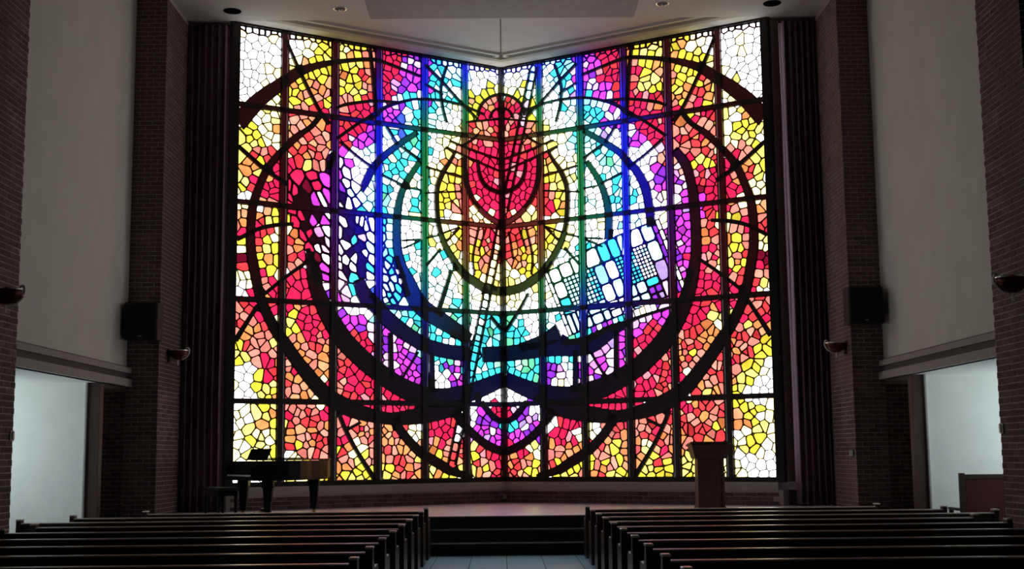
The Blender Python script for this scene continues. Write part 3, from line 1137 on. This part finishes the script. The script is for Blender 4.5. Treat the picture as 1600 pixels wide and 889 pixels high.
# upper side walls, cornices, aisles
for side, xc, xo, xp, s, n in (('left', XCL, XOL, XPL, -1, 1), ('right', XCR, XOR, XPR, 1, 2)):
    struct('wall_' + side, MB().box(min(xc, xc + s * 0.3), max(xc, xc + s * 0.3), -4, YB0 + 0.3, ZAISLE + 0.05, ZC + 0.3), 'plaster', 'cream plaster upper wall on the %s between the brick piers' % side)
    t = struct('trim_%d' % n, MB().box(*sorted((xc - s * 0.10, xc + s * 0.05)), YA1, YB0, ZAISLE, ZAISLE + 0.125), 'concrete', 'pale banded cornice under the %s plaster wall' % side)
    struct('dark_band', MB().box(*sorted((xc - s * 0.055, xc + s * 0.05)), YA1, YB0, ZAISLE + 0.125, ZAISLE + 0.225), 'dark_band', parent=t)
    struct('upper_band', MB().box(*sorted((xc - s * 0.085, xc + s * 0.05)), YA1, YB0, ZAISLE + 0.225, ZAISLE + 0.315), 'concrete', parent=t)
    struct('shadow_strip', MB().box(*sorted((xc - s * 0.012, xc + s * 0.05)), YA1, YB0, ZAISLE + 0.315, ZAISLE + 0.345), 'dark_band', parent=t)  # dark strip imitates the shadow line above the cornice
    struct('ceiling_aisle_' + side, MB().box(*sorted((xc - s * 0.05, xo + s * 0.2)), -4, 22.1, ZAISLE + 0.0, ZAISLE + 0.15), 'white_wall', 'low soffit over the %s aisle' % side)
    # outer wall with the side window opening
    w = MB()
    x0, x1 = sorted((xo, xo + s * 0.3))
    w.box(x0, x1, -4, AW[0], 0, ZAISLE)
    w.box(x0, x1, AW[1], 22.1, 0, ZAISLE)
    w.box(x0, x1, AW[0], AW[1], 0, AW[2])
    w.box(x0, x1, AW[0], AW[1], AW[3], ZAISLE)
    struct('wall_aisle_' + side, w, 'white_wall', 'outer wall of the %s aisle with its daylight window' % side)
    wr = empty('window_%d' % (n + 2), (xo, AW[0], AW[2]), kind='structure', label='clear side window of the %s aisle' % side, cat='window')
    yy = [AW[0], (AW[0] + AW[1]) / 2, AW[1]]
    for a, b in ((AW[0], AW[0] + 0.05), (yy[1] - 0.025, yy[1] + 0.025), (AW[1] - 0.05, AW[1])):
        MB().box(xo + s * 0.22, xo + s * 0.28, a, b, AW[2], AW[3]).build('window_bar', M['white_plastic'], wr)
    for a, b in ((AW[2], AW[2] + 0.05), (AW[3] - 0.05, AW[3])):
        MB().box(xo + s * 0.22, xo + s * 0.28, AW[0], AW[1], a, b).build('window_bar', M['white_plastic'], wr)
    for a, b in ((AW[0] + 0.05, yy[1] - 0.025), (yy[1] + 0.025, AW[1] - 0.05)):
        g = MB()
        g.box(xo + s * 0.247, xo + s * 0.253, a, b, AW[2] + 0.05, AW[3] - 0.05)
        g.c = [sq((0.78, 0.93, 0.99))] * len(g.v)
        g.build('window_pane', M['glass'], wr)
    # white wall across the aisle with a wooden jamb at its end; the aisle runs on unlit behind it
    xe = -6.43 if s < 0 else 6.55
    xd = -6.24 if s < 0 else 6.36
    struct('wall_cross_' + side, MB().box(*sorted((xe, xo)), 20.0, 20.2, 0, ZAISLE), 'white_wall', 'white wall across the %s aisle lit by side daylight' % side)
    struct('trim_%d' % (n + 4), MB().box(*sorted((xe, xe + s * 0.025)), 19.975, 20.0, 0, ZAISLE), 'concrete', 'narrow pale corner strip of the white %s aisle wall' % side)
    dr = empty('door_%d' % n, ((xe + xd) / 2, 20.1, 0), kind='structure', label='reddish brown wooden jamb at the end of the white %s aisle wall' % side, cat='door')
    struct('door_jamb', MB().bevbox(*sorted((xe, xe - s * 0.19)), 20.02, 20.2, 0, ZAISLE, 0.004), 'wood', parent=dr)
    wl = struct('wall_aisle_end_' + side, MB().box(*sorted((xc, xo)), 21.8, 22.1, 0, ZAISLE), 'mortar', 'dark brick end wall of the %s aisle' % side)
    brick_face(wl, 'x', 21.8, -1, *sorted((xc, xc + s * 0.75)), 0, ZAISLE, 110, key=lambda r: -r[2])
    # jamb wall beside the big window, behind the drapery
    xend = ENDL.x if s < 0 else ENDR.x
    jw = struct('wall_jamb_' + side, MB().box(*sorted((xend - s * -0.08, xo)), 23.28, 23.6, 0, ZTOP + 0.3), 'brick', 'dark jamb wall on the %s of the stained glass window' % side)

    struct('ledge', MB().box(*sorted((xend, xp)), 23.1, 23.3, 0.835, ZSILL - 0.055), 'concrete', parent=jw)

# rear wall behind the viewer, unseen, made dark to cut bounce light
struct('wall_rear_unseen', MB().box(XOL - 0.3, XOR + 0.3, -4.3, -4.0, 0, ZC + 0.3), 'wood', 'unseen rear wall of the nave behind the viewer, dark to cut bounce light')

# low brick wall under the window, one run per wing
for side, nm in (('L', 'left'), ('R', 'right')):
    W = WINGS[side]
    ang = math.atan2(W.d.y, W.d.x)
    core = MB()
    core.prism([W.P(0, 0.0, -0.25), W.P(W.L + 0.1, 0.0, -0.25), W.P(W.L + 0.1, 0.0, 0.10), W.P(0, 0.0, 0.10)][::1], (0, 0, 0.835))
    wl = struct('wall_back_' + nm, core, 'mortar', 'low brick wall under the %s wing of the stained glass' % nm)
    bm = MB()
    base = MB().bevbox(-BL / 2, BL / 2, -0.03, 0.03, -BH / 2, BH / 2, 0.003)
    rot = Matrix.Rotation(ang, 3, 'Z')
    base.v = [tuple(rot @ Vector(p)) for p in base.v]
    bme = base.mesh('brick', M['brick'])
    for a, ln, z in brick_rows(0.0, W.L + 0.05, ZS, 0.835):
        if ln > BL * 0.9:
            place('brick', bme, wl, W.P(a, z, 0.078 + rng.uniform(-0.002, 0.003)))

# ceiling
ce = struct('ceiling', MB().box(XOL - 0.3, XOR + 0.3, 17.0, 22.8, ZC, ZC + 0.3), 'ceiling', 'flat grey ceiling of the nave in front of the window')
struct('ceiling_nave_unseen', MB().box(XOL - 0.3, XOR + 0.3, -4.3, 17.0, ZC, ZC + 0.3), 'wood', 'unseen ceiling over the pews, dark to cut bounce light')  # unseen stretch of ceiling, darkened to keep bounce light down
struct('ceiling_recess', MB().prism([(XOL, 22.8, ZTOP + 0.06), (XOR, 22.8, ZTOP + 0.06), (XOR, 23.3, ZTOP + 0.06), (ENDR.x, 23.3, ZTOP + 0.06), (FOLD.x, 26.25, ZTOP + 0.06), (ENDL.x, 23.3, ZTOP + 0.06), (XOL, 23.3, ZTOP + 0.06)], (0, 0, 0.3)), 'ceiling', 'grey ceiling of the window bay')
struct('ceiling_joint', MB().box(0.01, 0.03, 22.8, 25.75, ZTOP + 0.052, ZTOP + 0.065), 'dark_band', 'thin joint running down the middle of the bay ceiling')
struct('ceiling_panel', MB().bevbox(-2.36, 2.46, 19.0, 22.70, ZC - 0.025, ZC + 0.01, 0.008), 'ceiling_dark', 'dark rectangular ceiling panel above the stage')
for side, k in (('L', 3), ('R', 4)):
    W = WINGS[side]
    t = MB()
    t.prism([W.P(0, ZTOP + 0.0, 0.08), W.P(0, ZTOP - 0.02, 0.42), W.P(0, ZTOP + 0.0, 0.50), W.P(0, ZTOP + 0.07, 0.50), W.P(0, ZTOP + 0.07, 0.08)], W.d * (W.L + 0.1))
    tr = struct('trim_%d' % k, t, 'ceiling', 'plain moulding along the head of the %s window wing' % ('left' if side == 'L' else 'right'))
    t = MB()
    t.prism([W.P(0, ZTOP + 0.02, 0.62), W.P(0, ZTOP + 0.02, 0.70), W.P(0, ZTOP + 0.07, 0.74), W.P(0, ZTOP + 0.07, 0.62)], W.d * (W.L + 0.1))
    struct('bead', t, 'ceiling', parent=tr)


# ================================================================== THINGS
# drapery beside the window
def curtain(x0, x1, label):
    root = empty('curtain', ((x0 + x1) / 2, 23.02, ZS), label=label, cat='curtain', group='drapes beside the stained glass')
    n = 90
    mb = MB()
    vs, fs = [], []
    zs = [ZS + 0.02, 2.5, 5.0, 7.5, ZC - 0.02]
    ph = rng.uniform(0, 6)
    for k, z in enumerate(zs):
        for i in range(n + 1):
            t = i / n
            x = x0 + (x1 - x0) * t
            y = 23.03 + 0.085 * math.sin(ph + t * 34 + 0.25 * math.sin(z)) + 0.03 * math.sin(ph * 2 + t * 71 + z * 0.1)
            vs.append((x + 0.01 * math.sin(t * 34 + z), y, z))
    for k in range(len(zs) - 1):
        for i in range(n):
            a = k * (n + 1) + i
            fs.append((a, a + 1, a + n + 2, a + n + 1))
    mb.add(vs, fs)
    o = mb.build('drape', M['drape'], root, smooth=True)
    sm = o.modifiers.new('thickness', 'SOLIDIFY')
    sm.thickness = 0.012
    MB().tube([(x0 - 0.03, 23.03, ZC - 0.02), (x1 + 0.03, 23.03, ZC - 0.02)], 0.02).build('curtain_rail', M['frame'], root)


curtain(-5.68, -5.02, 'dark plum pleated drape left of the stained glass window')
curtain(5.19, 5.80, 'dark plum pleated drape right of the stained glass window')


# pews
NROW, PITCHY = 10, 1.142
PH = 0.75


def pew(k, side):
    y = 19.0 - PITCHY * k              # rear face of the backrest
    if side == 'L':
        xi = -1.105
        xo = [-5.24, -5.92, -6.22, -5.62][k] if k < 4 else -5.55
    else:
        xi = 1.185
        xo = [5.47, 6.07, 6.34, 5.66][k] if k < 4 else 5.62
    ordn = ['front', 'second', 'third', 'fourth', 'fifth', 'sixth', 'seventh', 'eighth', 'ninth', 'tenth'][k]
    nm = 'left' if side == 'L' else 'right'
    lab = 'dark oak pew, %s row from the stage, %s of the aisle' % (ordn, nm)
    root = empty('pew', ((xi + xo) / 2, y, 0), label=lab, cat='pew', group='dark oak pews facing the stage')
    s = 1 if xo > xi else -1
    # end panels
    prof = [(-0.01, 0), (0.50, 0), (0.50, 0.08), (0.47, 0.40), (0.49, 0.53), (0.46, 0.57), (0.38, 0.575), (0.20, 0.56), (0.13, 0.60), (0.085, 0.68), (0.08, PH - 0.02), (-0.03, PH - 0.02), (-0.035, 0.60), (-0.01, 0.30)]
    for xx, dx in ((xi, s * 0.06), (xo, -s * 0.06)):
        mb = MB()
        mb.prism([(xx, y + a, b) for a, b in prof], (dx, 0, 0))
        e = mb.build('end_panel', M['pew'], root)
        c0, c1 = sorted((xx - 0.006 * (1 if dx > 0 else -1), xx + dx + 0.006 * (1 if dx > 0 else -1)))
        MB().bevbox(c0, c1, y - 0.04, y + 0.09, PH - 0.02, PH, 0.005).build('end_cap', M['pew_cap'], e)
    a0, a1 = sorted((xi + s * 0.06, xo - s * 0.06))
    # backrest: a board leaning slightly, with a moulded rail on top
    mb = MB()
    mb.prism([(a0, y + 0.02, 0.20), (a0, y + 0.045, 0.20), (a0, y + 0.02, 0.69), (a0, y - 0.005, 0.69)], (a1 - a0, 0, 0))
    mb.build('backrest', M['pew'], root)
    mb = MB()
    mb.prism([(a0, y - 0.035, 0.688), (a0, y + 0.04, 0.688), (a0, y + 0.045, 0.698), (a0, y + 0.035, 0.706), (a0, y - 0.03, 0.703), (a0, y - 0.04, 0.697)], (a1 - a0, 0, 0))
    mb.build('top_rail', M['pew_rail'], root)
    MB().bevbox(a0, a1, y + 0.04, y + 0.46, 0.38, 0.41, 0.006).build('seat', M['pew'], root)
    MB().bevbox(a0 + 0.02, a1 - 0.02, y + 0.07, y + 0.45, 0.41, 0.445, 0.012).build('seat_cushion', M['seat_cloth'], root)
    MB().box(a0, a1, y + 0.36, y + 0.385, 0.06, 0.38).build('front_apron', M['pew'], root)
    if k >= 6:
        for q in ({7: (-3.9,), 8: (-2.3, -3.9)} if side == 'L' else {7: (4.03,), 8: (2.26, 3.96)}).get(k, (s * 3.0,)):
            r = MB()
            r.box(q - 0.31, q + 0.31, y - 0.12, y + 0.012, 0.40, 0.412)
            r.box(q - 0.31, q + 0.31, y - 0.12, y - 0.108, 0.412, 0.50)
            r.box(q - 0.31, q - 0.298, y - 0.12, y + 0.012, 0.412, 0.52)
            r.box(q + 0.298, q + 0.31, y - 0.12, y + 0.012, 0.412, 0.52)
            r.build('book_rack', M['pew'], root)
            if (k == 7) or (k == 8 and side == 'R'):
                for j, w in ((-1, 'left'), (0, 'middle'), (1, 'right')):
                    hymnal(q + j * 0.18, y - 0.07, 0.413, '%s hymnal of three in the pew rack, %s row, %s of the aisle%s' % (
                        w, ordn, nm, '' if k == 7 else ', nearer rack' if q < 3 else ', outer rack'))


def hymnal(x, y, z, label):
    o = empty('hymnal', (x, y, z), label=label, cat='book', group='hymnals in the pew racks')
    w, t, h = 0.145, 0.032, 0.215
    c = MB()
    c.box(x - w / 2, x + w / 2, y - t / 2, y - t / 2 + 0.003, z, z + h)
    c.box(x - w / 2, x + w / 2, y + t / 2 - 0.003, y + t / 2, z, z + h)
    c.box(x - w / 2, x - w / 2 + 0.003, y - t / 2, y + t / 2, z, z + h)
    c.build('cover', M['book'], o)
    MB().box(x - w / 2 + 0.003, x + w / 2 - 0.006, y - t / 2 + 0.003, y + t / 2 - 0.003, z + 0.003, z + h - 0.003).build('pages', M['paper'], o)


for k in range(NROW):
    pew(k, 'L')
    pew(k, 'R')


# grand piano -------------------------------------------------------
def piano():
    cx, cy = -3.56, 21.72
    a = math.radians(30)
    ca, sa = math.cos(a), math.sin(a)

    def T(x, y, z):
        return (cx + x * ca - y * sa, cy + x * sa + y * ca, ZS + z)
    root = empty('grand_piano', (cx, cy, ZS), label='black grand piano on the stage before the left window wing', cat='piano')
    Lh, Wd = 0.84, 0.73

    def outline(g=0.0):
        # keyboard at -x, spine (straight) at +y, bent side at -y
        p = [(-Lh - g, -Wd - g), (-Lh - g, Wd + g)]
        p += [(0.35, Wd + g), (0.66, Wd - 0.03 + g), (0.80 + g, Wd - 0.20), (0.82 + g, 0.36), (0.76 + g, 0.12), (0.62 + g, -0.10 - g), (0.42 + g, -0.26 - g), (0.22, -0.40 - g), (0.06, -0.58 - g), (-0.10, -Wd + 0.02 - g), (-0.3, -Wd - g)]
        return p[::-1]

    def slab(name, pts, z0, z1, mat, parent=root):
        mb = MB()
        mb.prism([T(x, y, z0) for x, y in pts], (0, 0, z1 - z0))
        return mb.build(name, M[mat], parent)
    slab('case', [p for p in outline() if True], 0.60, 0.885, 'lacquer')
    slab('bottom_board', outline(-0.05), 0.57, 0.60, 'lacquer')
    pts = [p for p in outline(0.015) if p[0] > -0.5] + [(-0.42, Wd + 0.015), (-0.42, -Wd - 0.015)]
    # order the lid outline: bent side first (it runs from the tail), then the front edge
    lid = slab('lid', pts, 0.892, 0.915, 'lacquer')
    slab('lid_flap', [(-0.41, -Wd + 0.0), (-0.05, -Wd + 0.0), (-0.05, Wd), (-0.41, Wd)], 0.917, 0.937, 'lacquer', lid)
    # keyboard: key bed, fall board, keys
    slab('key_bed', [(-Lh - 0.06, -Wd), (-Lh + 0.1, -Wd), (-Lh + 0.1, Wd), (-Lh - 0.06, Wd)], 0.58, 0.64, 'lacquer')
    kb = slab('keyboard', [(-Lh - 0.05, -0.61), (-Lh - 0.001, -0.61), (-Lh - 0.001, 0.61), (-Lh - 0.05, 0.61)], 0.64, 0.665, 'ivory')
    for sy in (-1, 1):
        slab('key_cheek', [(-Lh - 0.06, sy * 0.63 - 0.03), (-Lh, sy * 0.63 - 0.03), (-Lh, sy * 0.63 + 0.09 * 0 + 0.03), (-Lh - 0.06, sy * 0.63 + 0.03)], 0.64, 0.78, 'lacquer')
    # music desk leaning back
    mb = MB()
    q = [T(-0.60, -0.48, 0.90), T(-0.60, 0.48, 0.90), T(-0.52, 0.48, 1.085), T(-0.52, -0.48, 1.085)]
    mb.prism(q, Vector(T(0.02, 0, 0)) - Vector(T(0, 0, 0)))
    mb.build('music_desk', M['lacquer'], root)
    # legs with square tops and casters
    for lx, ly in ((-0.60, -0.60), (-0.60, 0.60), (0.58, 0.40)):
        x, y, z = T(lx, ly, 0)
        mb = MB()
        mb.box(x - 0.09, x + 0.09, y - 0.09, y + 0.09, ZS + 0.46, ZS + 0.58)
        r0, r1 = 0.075, 0.048
        v = [(x + sx * r1, y + sy * r1, ZS + 0.07) for sx, sy in ((-1, -1), (1, -1), (1, 1), (-1, 1))] + [(x + sx * r0, y + sy * r0, ZS + 0.46) for sx, sy in ((-1, -1), (1, -1), (1, 1), (-1, 1))]
        mb.add(v, [(3, 2, 1, 0), (4, 5, 6, 7)] + [(i, (i + 1) % 4, 4 + (i + 1) % 4, 4 + i) for i in range(4)])
        leg = mb.build('leg', M['lacquer'], root)
        MB().lathe([(0.0, 0.0), (0.03, 0.005), (0.035, 0.035), (0.03, 0.07), (0.0, 0.07)], (x, y, ZS), 12).build('caster', M['brass'], leg, smooth=True)
    # pedal lyre
    ly = MB()
    for yy in (-0.08, 0.08):
        ly.tube([T(-0.42, yy, 0.10), T(-0.42, yy, 0.57)], 0.018)
    ly.prism([T(-0.47, -0.13, 0.05), T(-0.37, -0.13, 0.05), T(-0.37, 0.13, 0.05), T(-0.47, 0.13, 0.05)], (0, 0, 0.06))
    lyre = ly.build('pedal_lyre', M['lacquer'], root)
    for yy in (-0.07, 0, 0.07):
        MB().tube([T(-0.46, yy, 0.06), T(-0.60, yy, 0.045)], [0.010, 0.016], 6).build('pedal', M['brass'], lyre)
    # bench
    bx, by, _ = T(-1.20, -0.05, 0)
    b = empty('piano_bench', (bx, by, ZS), label='black padded bench in front of the piano keyboard', cat='bench')

    def TB(x, y, z):
        return (bx + x * ca - y * sa, by + x * sa + y * ca, ZS + z)
    mb = MB()
    mb.prism([TB(-0.18, -0.38, 0.42), TB(0.18, -0.38, 0.42), TB(0.18, 0.38, 0.42), TB(-0.18, 0.38, 0.42)], (0, 0, 0.05))
    mb.build('seat', M['black'], b)
    mb = MB()
    mb.prism([TB(-0.165, -0.36, 0.34), TB(0.165, -0.36, 0.34), TB(0.165, 0.36, 0.34), TB(-0.165, 0.36, 0.34)], (0, 0, 0.08))
    mb.build('apron', M['lacquer'], b)
    for sx in (-1, 1):
        for sy in (-1, 1):
            mb = MB()
            x, y, _ = TB(sx * 0.14, sy * 0.33, 0)
            mb.tube([(x, y, ZS), (x, y, ZS + 0.34)], [0.020, 0.03], 6)
            mb.build('leg', M['lacquer'], b)


piano()


# lectern -----------------------------------------------------------
def lectern():
    cx, cy = 3.40, 21.5
    root = empty('lectern', (cx, cy, ZS), label='brown wooden lectern with a broad flared head on the stage', cat='lectern')
    w, d = 0.215, 0.19

    def frus(z0, z1, w0, d0, w1, d1):
        v = [(cx + sx * w0, cy + sy * d0, z0) for sx, sy in ((-1, -1), (1, -1), (1, 1), (-1, 1))] + [(cx + sx * w1, cy + sy * d1, z1) for sx, sy in ((-1, -1), (1, -1), (1, 1), (-1, 1))]
        return MB().add(v, [(3, 2, 1, 0), (4, 5, 6, 7)] + [(i, (i + 1) % 4, 4 + (i + 1) % 4, 4 + i) for i in range(4)])
    frus(ZS, ZS + 0.06, w + 0.03, d + 0.03, w + 0.02, d + 0.02).build('base', M['lectern'], root)
    frus(ZS + 0.06, 1.42, w, d, w * 0.96, d).build('column', M['lectern'], root)
    for s in (-1, 1):
        MB().box(cx + s * (w - 0.018) - 0.02, cx + s * (w - 0.018) + 0.02, cy - d - 0.012, cy - d, ZS + 0.06, 1.42).build('stile', M['lectern'], root)
    frus(1.405, 1.445, w + 0.04, d + 0.03, w + 0.05, d + 0.04).build('moulding', M['lectern'], root)
    h = frus(1.42, 1.64, 0.265, 0.24, 0.315, 0.28).build('head', M['lectern'], root)
    mb = MB()
    mb.prism([(cx - 0.335, cy - 0.30, 1.655), (cx - 0.335, cy + 0.30, 1.61), (cx - 0.335, cy + 0.30, 1.64), (cx - 0.335, cy - 0.30, 1.685)], (0.67, 0, 0))
    mb.build('reading_top', M['lectern'], root)
    MB().box(cx - 0.3, cx + 0.3, cy + 0.27, cy + 0.30, 1.64, 1.67).build('book_stop', M['lectern'], root)


lectern()


# chair in the right aisle ------------------------------------------
def chair():
    cx, cy = 7.03, 19.25
    root = empty('armchair', (cx, cy, 0), label='dark wooden high-back chair with maroon panel in the right aisle', cat='chair')
    hw, hd = 0.33, 0.26
    for s in (-1, 1):
        MB().bevbox(cx + s * hw - 0.04, cx + s * hw + 0.04, cy - hd - 0.03, cy - hd + 0.04, 0, 1.17, 0.006).build('back_post', M['pew'], root)
        MB().bevbox(cx + s * hw - 0.03, cx + s * hw + 0.03, cy + hd - 0.03, cy + hd + 0.03, 0, 0.62, 0.005).build('leg', M['pew'], root)
        MB().bevbox(cx + s * hw - 0.035, cx + s * hw + 0.035, cy - hd + 0.03, cy + hd + 0.05, 0.62, 0.66, 0.008).build('armrest', M['pew'], root)
    MB().bevbox(cx - hw + 0.04, cx + hw - 0.04, cy - hd - 0.02, cy - hd + 0.03, 1.08, 1.15, 0.006).build('top_rail', M['pew'], root)
    MB().bevbox(cx - hw + 0.04, cx + hw - 0.04, cy - hd - 0.015, cy - hd + 0.02, 0.45, 1.08, 0.01).build('back_panel', M['seat_cloth'], root)
    MB().bevbox(cx - hw, cx + hw, cy - hd + 0.03, cy + hd + 0.03, 0.36, 0.42, 0.01).build('seat', M['pew'], root)
    MB().bevbox(cx - hw + 0.05, cx + hw - 0.05, cy - hd + 0.05, cy + hd, 0.42, 0.48, 0.02).build('seat_cushion', M['seat_cloth'], root)


chair()


# wall sconces ------------------------------------------------------
def sconce(xw, y, z, s, label, R=0.17):
    """half-bowl uplight; s = +1 when the nave lies towards +x"""
    root = empty('wall_sconce', (xw, y, z), label=label, cat='lamp', group='copper bowl sconces on the brick piers')
    c = (xw + s * (R * 0.95), y, z)
    prof = [(0.0, -R * 0.78), (R * 0.25, -R * 0.76), (R * 0.5, -R * 0.66), (R * 0.75, -R * 0.45), (R * 0.93, -R * 0.18), (R, 0.03), (R * 0.97, 0.03), (R * 0.88, -R * 0.16), (R * 0.6, -R * 0.5), (0.0, -R * 0.70)]
    MB().lathe(prof, c, 28).build('bowl', M['copper'], root, smooth=True)
    pts = [(c[0] + R * 1.005 * math.cos(t * math.pi / 14), y + R * 1.005 * math.sin(t * math.pi / 14), z + 0.03) for t in range(29)]
    MB().tube(pts, 0.013, 8).build('rim', M['chrome'], root, smooth=True)
    # scroll on the nave side, white to imitate the window's reflection
    sc = []
    for k in range(15):
        t = k / 14
        a = -1.25 + 1.35 * t
        sc.append((c[0] + s * (R + 0.012) * math.cos(a), c[1] + 0.03, z + 0.02 + (R * 0.86) * math.sin(a)))
    for k in range(10):
        a = k / 9 * 4.6
        sc.append((c[0] + s * (R + 0.012 - 0.03 * (1 - math.cos(a)) * 0.9), c[1] + 0.03, z + 0.045 + 0.03 * math.sin(a)))
    MB().tube(sc, 0.016, 8).build('scroll', M['glint_enamel'], root, smooth=True)
    MB().bevbox(*sorted((xw, xw + s * 0.02)), y - 0.06, y + 0.06, z - 0.16, z + 0.06, 0.006).build('wall_plate', M['copper'], root)
    for dy in (-0.022, 0.022):
        MB().lathe([(0.0, -0.10), (0.008, -0.09), (0.010, -0.05), (0.006, -0.02), (0.010, 0.0), (0.0, 0.02)], (c[0], y + dy, z - R * 0.78), 8).build('finial', M['glint_enamel'], root, smooth=True)


sconce(XPL + 0.008, 22.0, 3.30, 1, 'small copper bowl sconce on the far left pier beside the drape')
sconce(XPR - 0.008, 21.75, 3.30, -1, 'small copper bowl sconce on the far right pier beside the drape')
sconce(XPL + 0.008, 14.3, 3.36, 1, 'copper bowl sconce on the near left pier at the picture edge', 0.18)
sconce(XPR - 0.008, 14.08, 3.36, -1, 'copper bowl sconce on the near right pier at the picture edge', 0.18)


# loudspeakers ------------------------------------------------------
def speaker(x0, x1, z0, z1, label):
    y1 = YB0 - 0.07
    y0 = y1 - 0.36
    root = empty('loudspeaker', ((x0 + x1) / 2, y1, z0), label=label, cat='speaker', group='black loudspeakers on the far piers')
    MB().bevbox(x0, x1, y0, y1, z0, z1, 0.02).build('cabinet', M['black'], root)
    MB().bevbox(x0 + 0.03, x1 - 0.03, y0 - 0.012, y0 + 0.01, z0 + 0.03, z1 - 0.03, 0.006).build('grille', M['grille'], root)
    MB().box((x0 + x1) / 2 - 0.06, (x0 + x1) / 2 + 0.06, y1 - 0.005, YB0 - 0.005, (z0 + z1) / 2 - 0.1, (z0 + z1) / 2 + 0.1).build('bracket', M['black'], root)
    MB().box((x0 + x1) / 2 - 0.03, (x0 + x1) / 2 + 0.03, y0 - 0.016, y0 - 0.011, z0 + 0.05, z0 + 0.065).build('badge', M['nosing'], root)


speaker(-6.20, -5.64, 3.43, 4.05, 'black loudspeaker mounted on the far left pier')
speaker(5.70, 6.27, 3.58, 4.20, 'black loudspeaker mounted on the far right pier')


# ceiling lights ----------------------------------------------------
def downlight(x, y, r, label, bright):
    root = empty('downlight', (x, y, ZC), label=label, cat='light', group='recessed ceiling downlights')
    MB().lathe([(r * 0.86, 0.01), (r * 0.86, -0.006), (r, -0.010), (r * 1.03, -0.004), (r * 1.03, 0.01)], (x, y, ZC), 28).build('ring', M['chrome' if bright else 'void'], root, smooth=True)
    MB().lathe([(0.0, -0.004), (r * 0.5, -0.0045), (r * 0.86, -0.005), (r * 0.86, 0.005)], (x, y, ZC), 28).build('baffle', M['void' if not bright else 'dark_band'], root, smooth=True)
    if bright:
        MB().lathe([(0.0, -0.045), (r * 0.22, -0.040), (r * 0.34, -0.02), (r * 0.36, -0.003)], (x + r * 0.1, y, ZC), 16).build('lamp', M['white_plastic'], root, smooth=True)


downlight(-4.79, 22.27, 0.155, 'black round downlight in the ceiling at the left', False)
downlight(-2.85, 22.21, 0.115, 'small chrome downlight left of the dark ceiling panel', True)
downlight(2.91, 22.07, 0.115, 'small chrome downlight right of the dark ceiling panel', True)
downlight(4.87, 22.08, 0.155, 'black round downlight in the ceiling at the right', False)


# small wall plates -------------------------------------------------
def plate(x, y, z, s, label, n=1, w=0.05, h=0.10):
    root = empty('light_switch', (x, y, z), label=label, cat='switch')
    MB().bevbox(*sorted((x, x + s * 0.012)), y - w, y + w, z - h / 2, z + h / 2, 0.003).build('plate', M['white_plastic' if n == 1 else 'dark_band'], root)
    for k in range(n):
        yy = y + (k - (n - 1) / 2) * 0.11
        MB().bevbox(*sorted((x + s * 0.010, x + s * 0.03)), yy - 0.022, yy + 0.022, z - 0.045, z + 0.05, 0.003).build('toggle', M['glint_enamel'], root)


plate(XPL + 0.008, YA1 - 0.055, 1.78, 1, 'white switch plate on the near left pier', 1, 0.055, 0.12)
plate(XPR - 0.008, YA1 - 0.055, 1.75, -1, 'white switch plate on the near right pier', 1, 0.055, 0.12)
plate(XPR - 0.008, 21.62, 1.47, -1, 'switch plate with two white toggles painted as glints on the far right pier', 2, 0.11, 0.12)  # white toggles imitate two glints on the plate
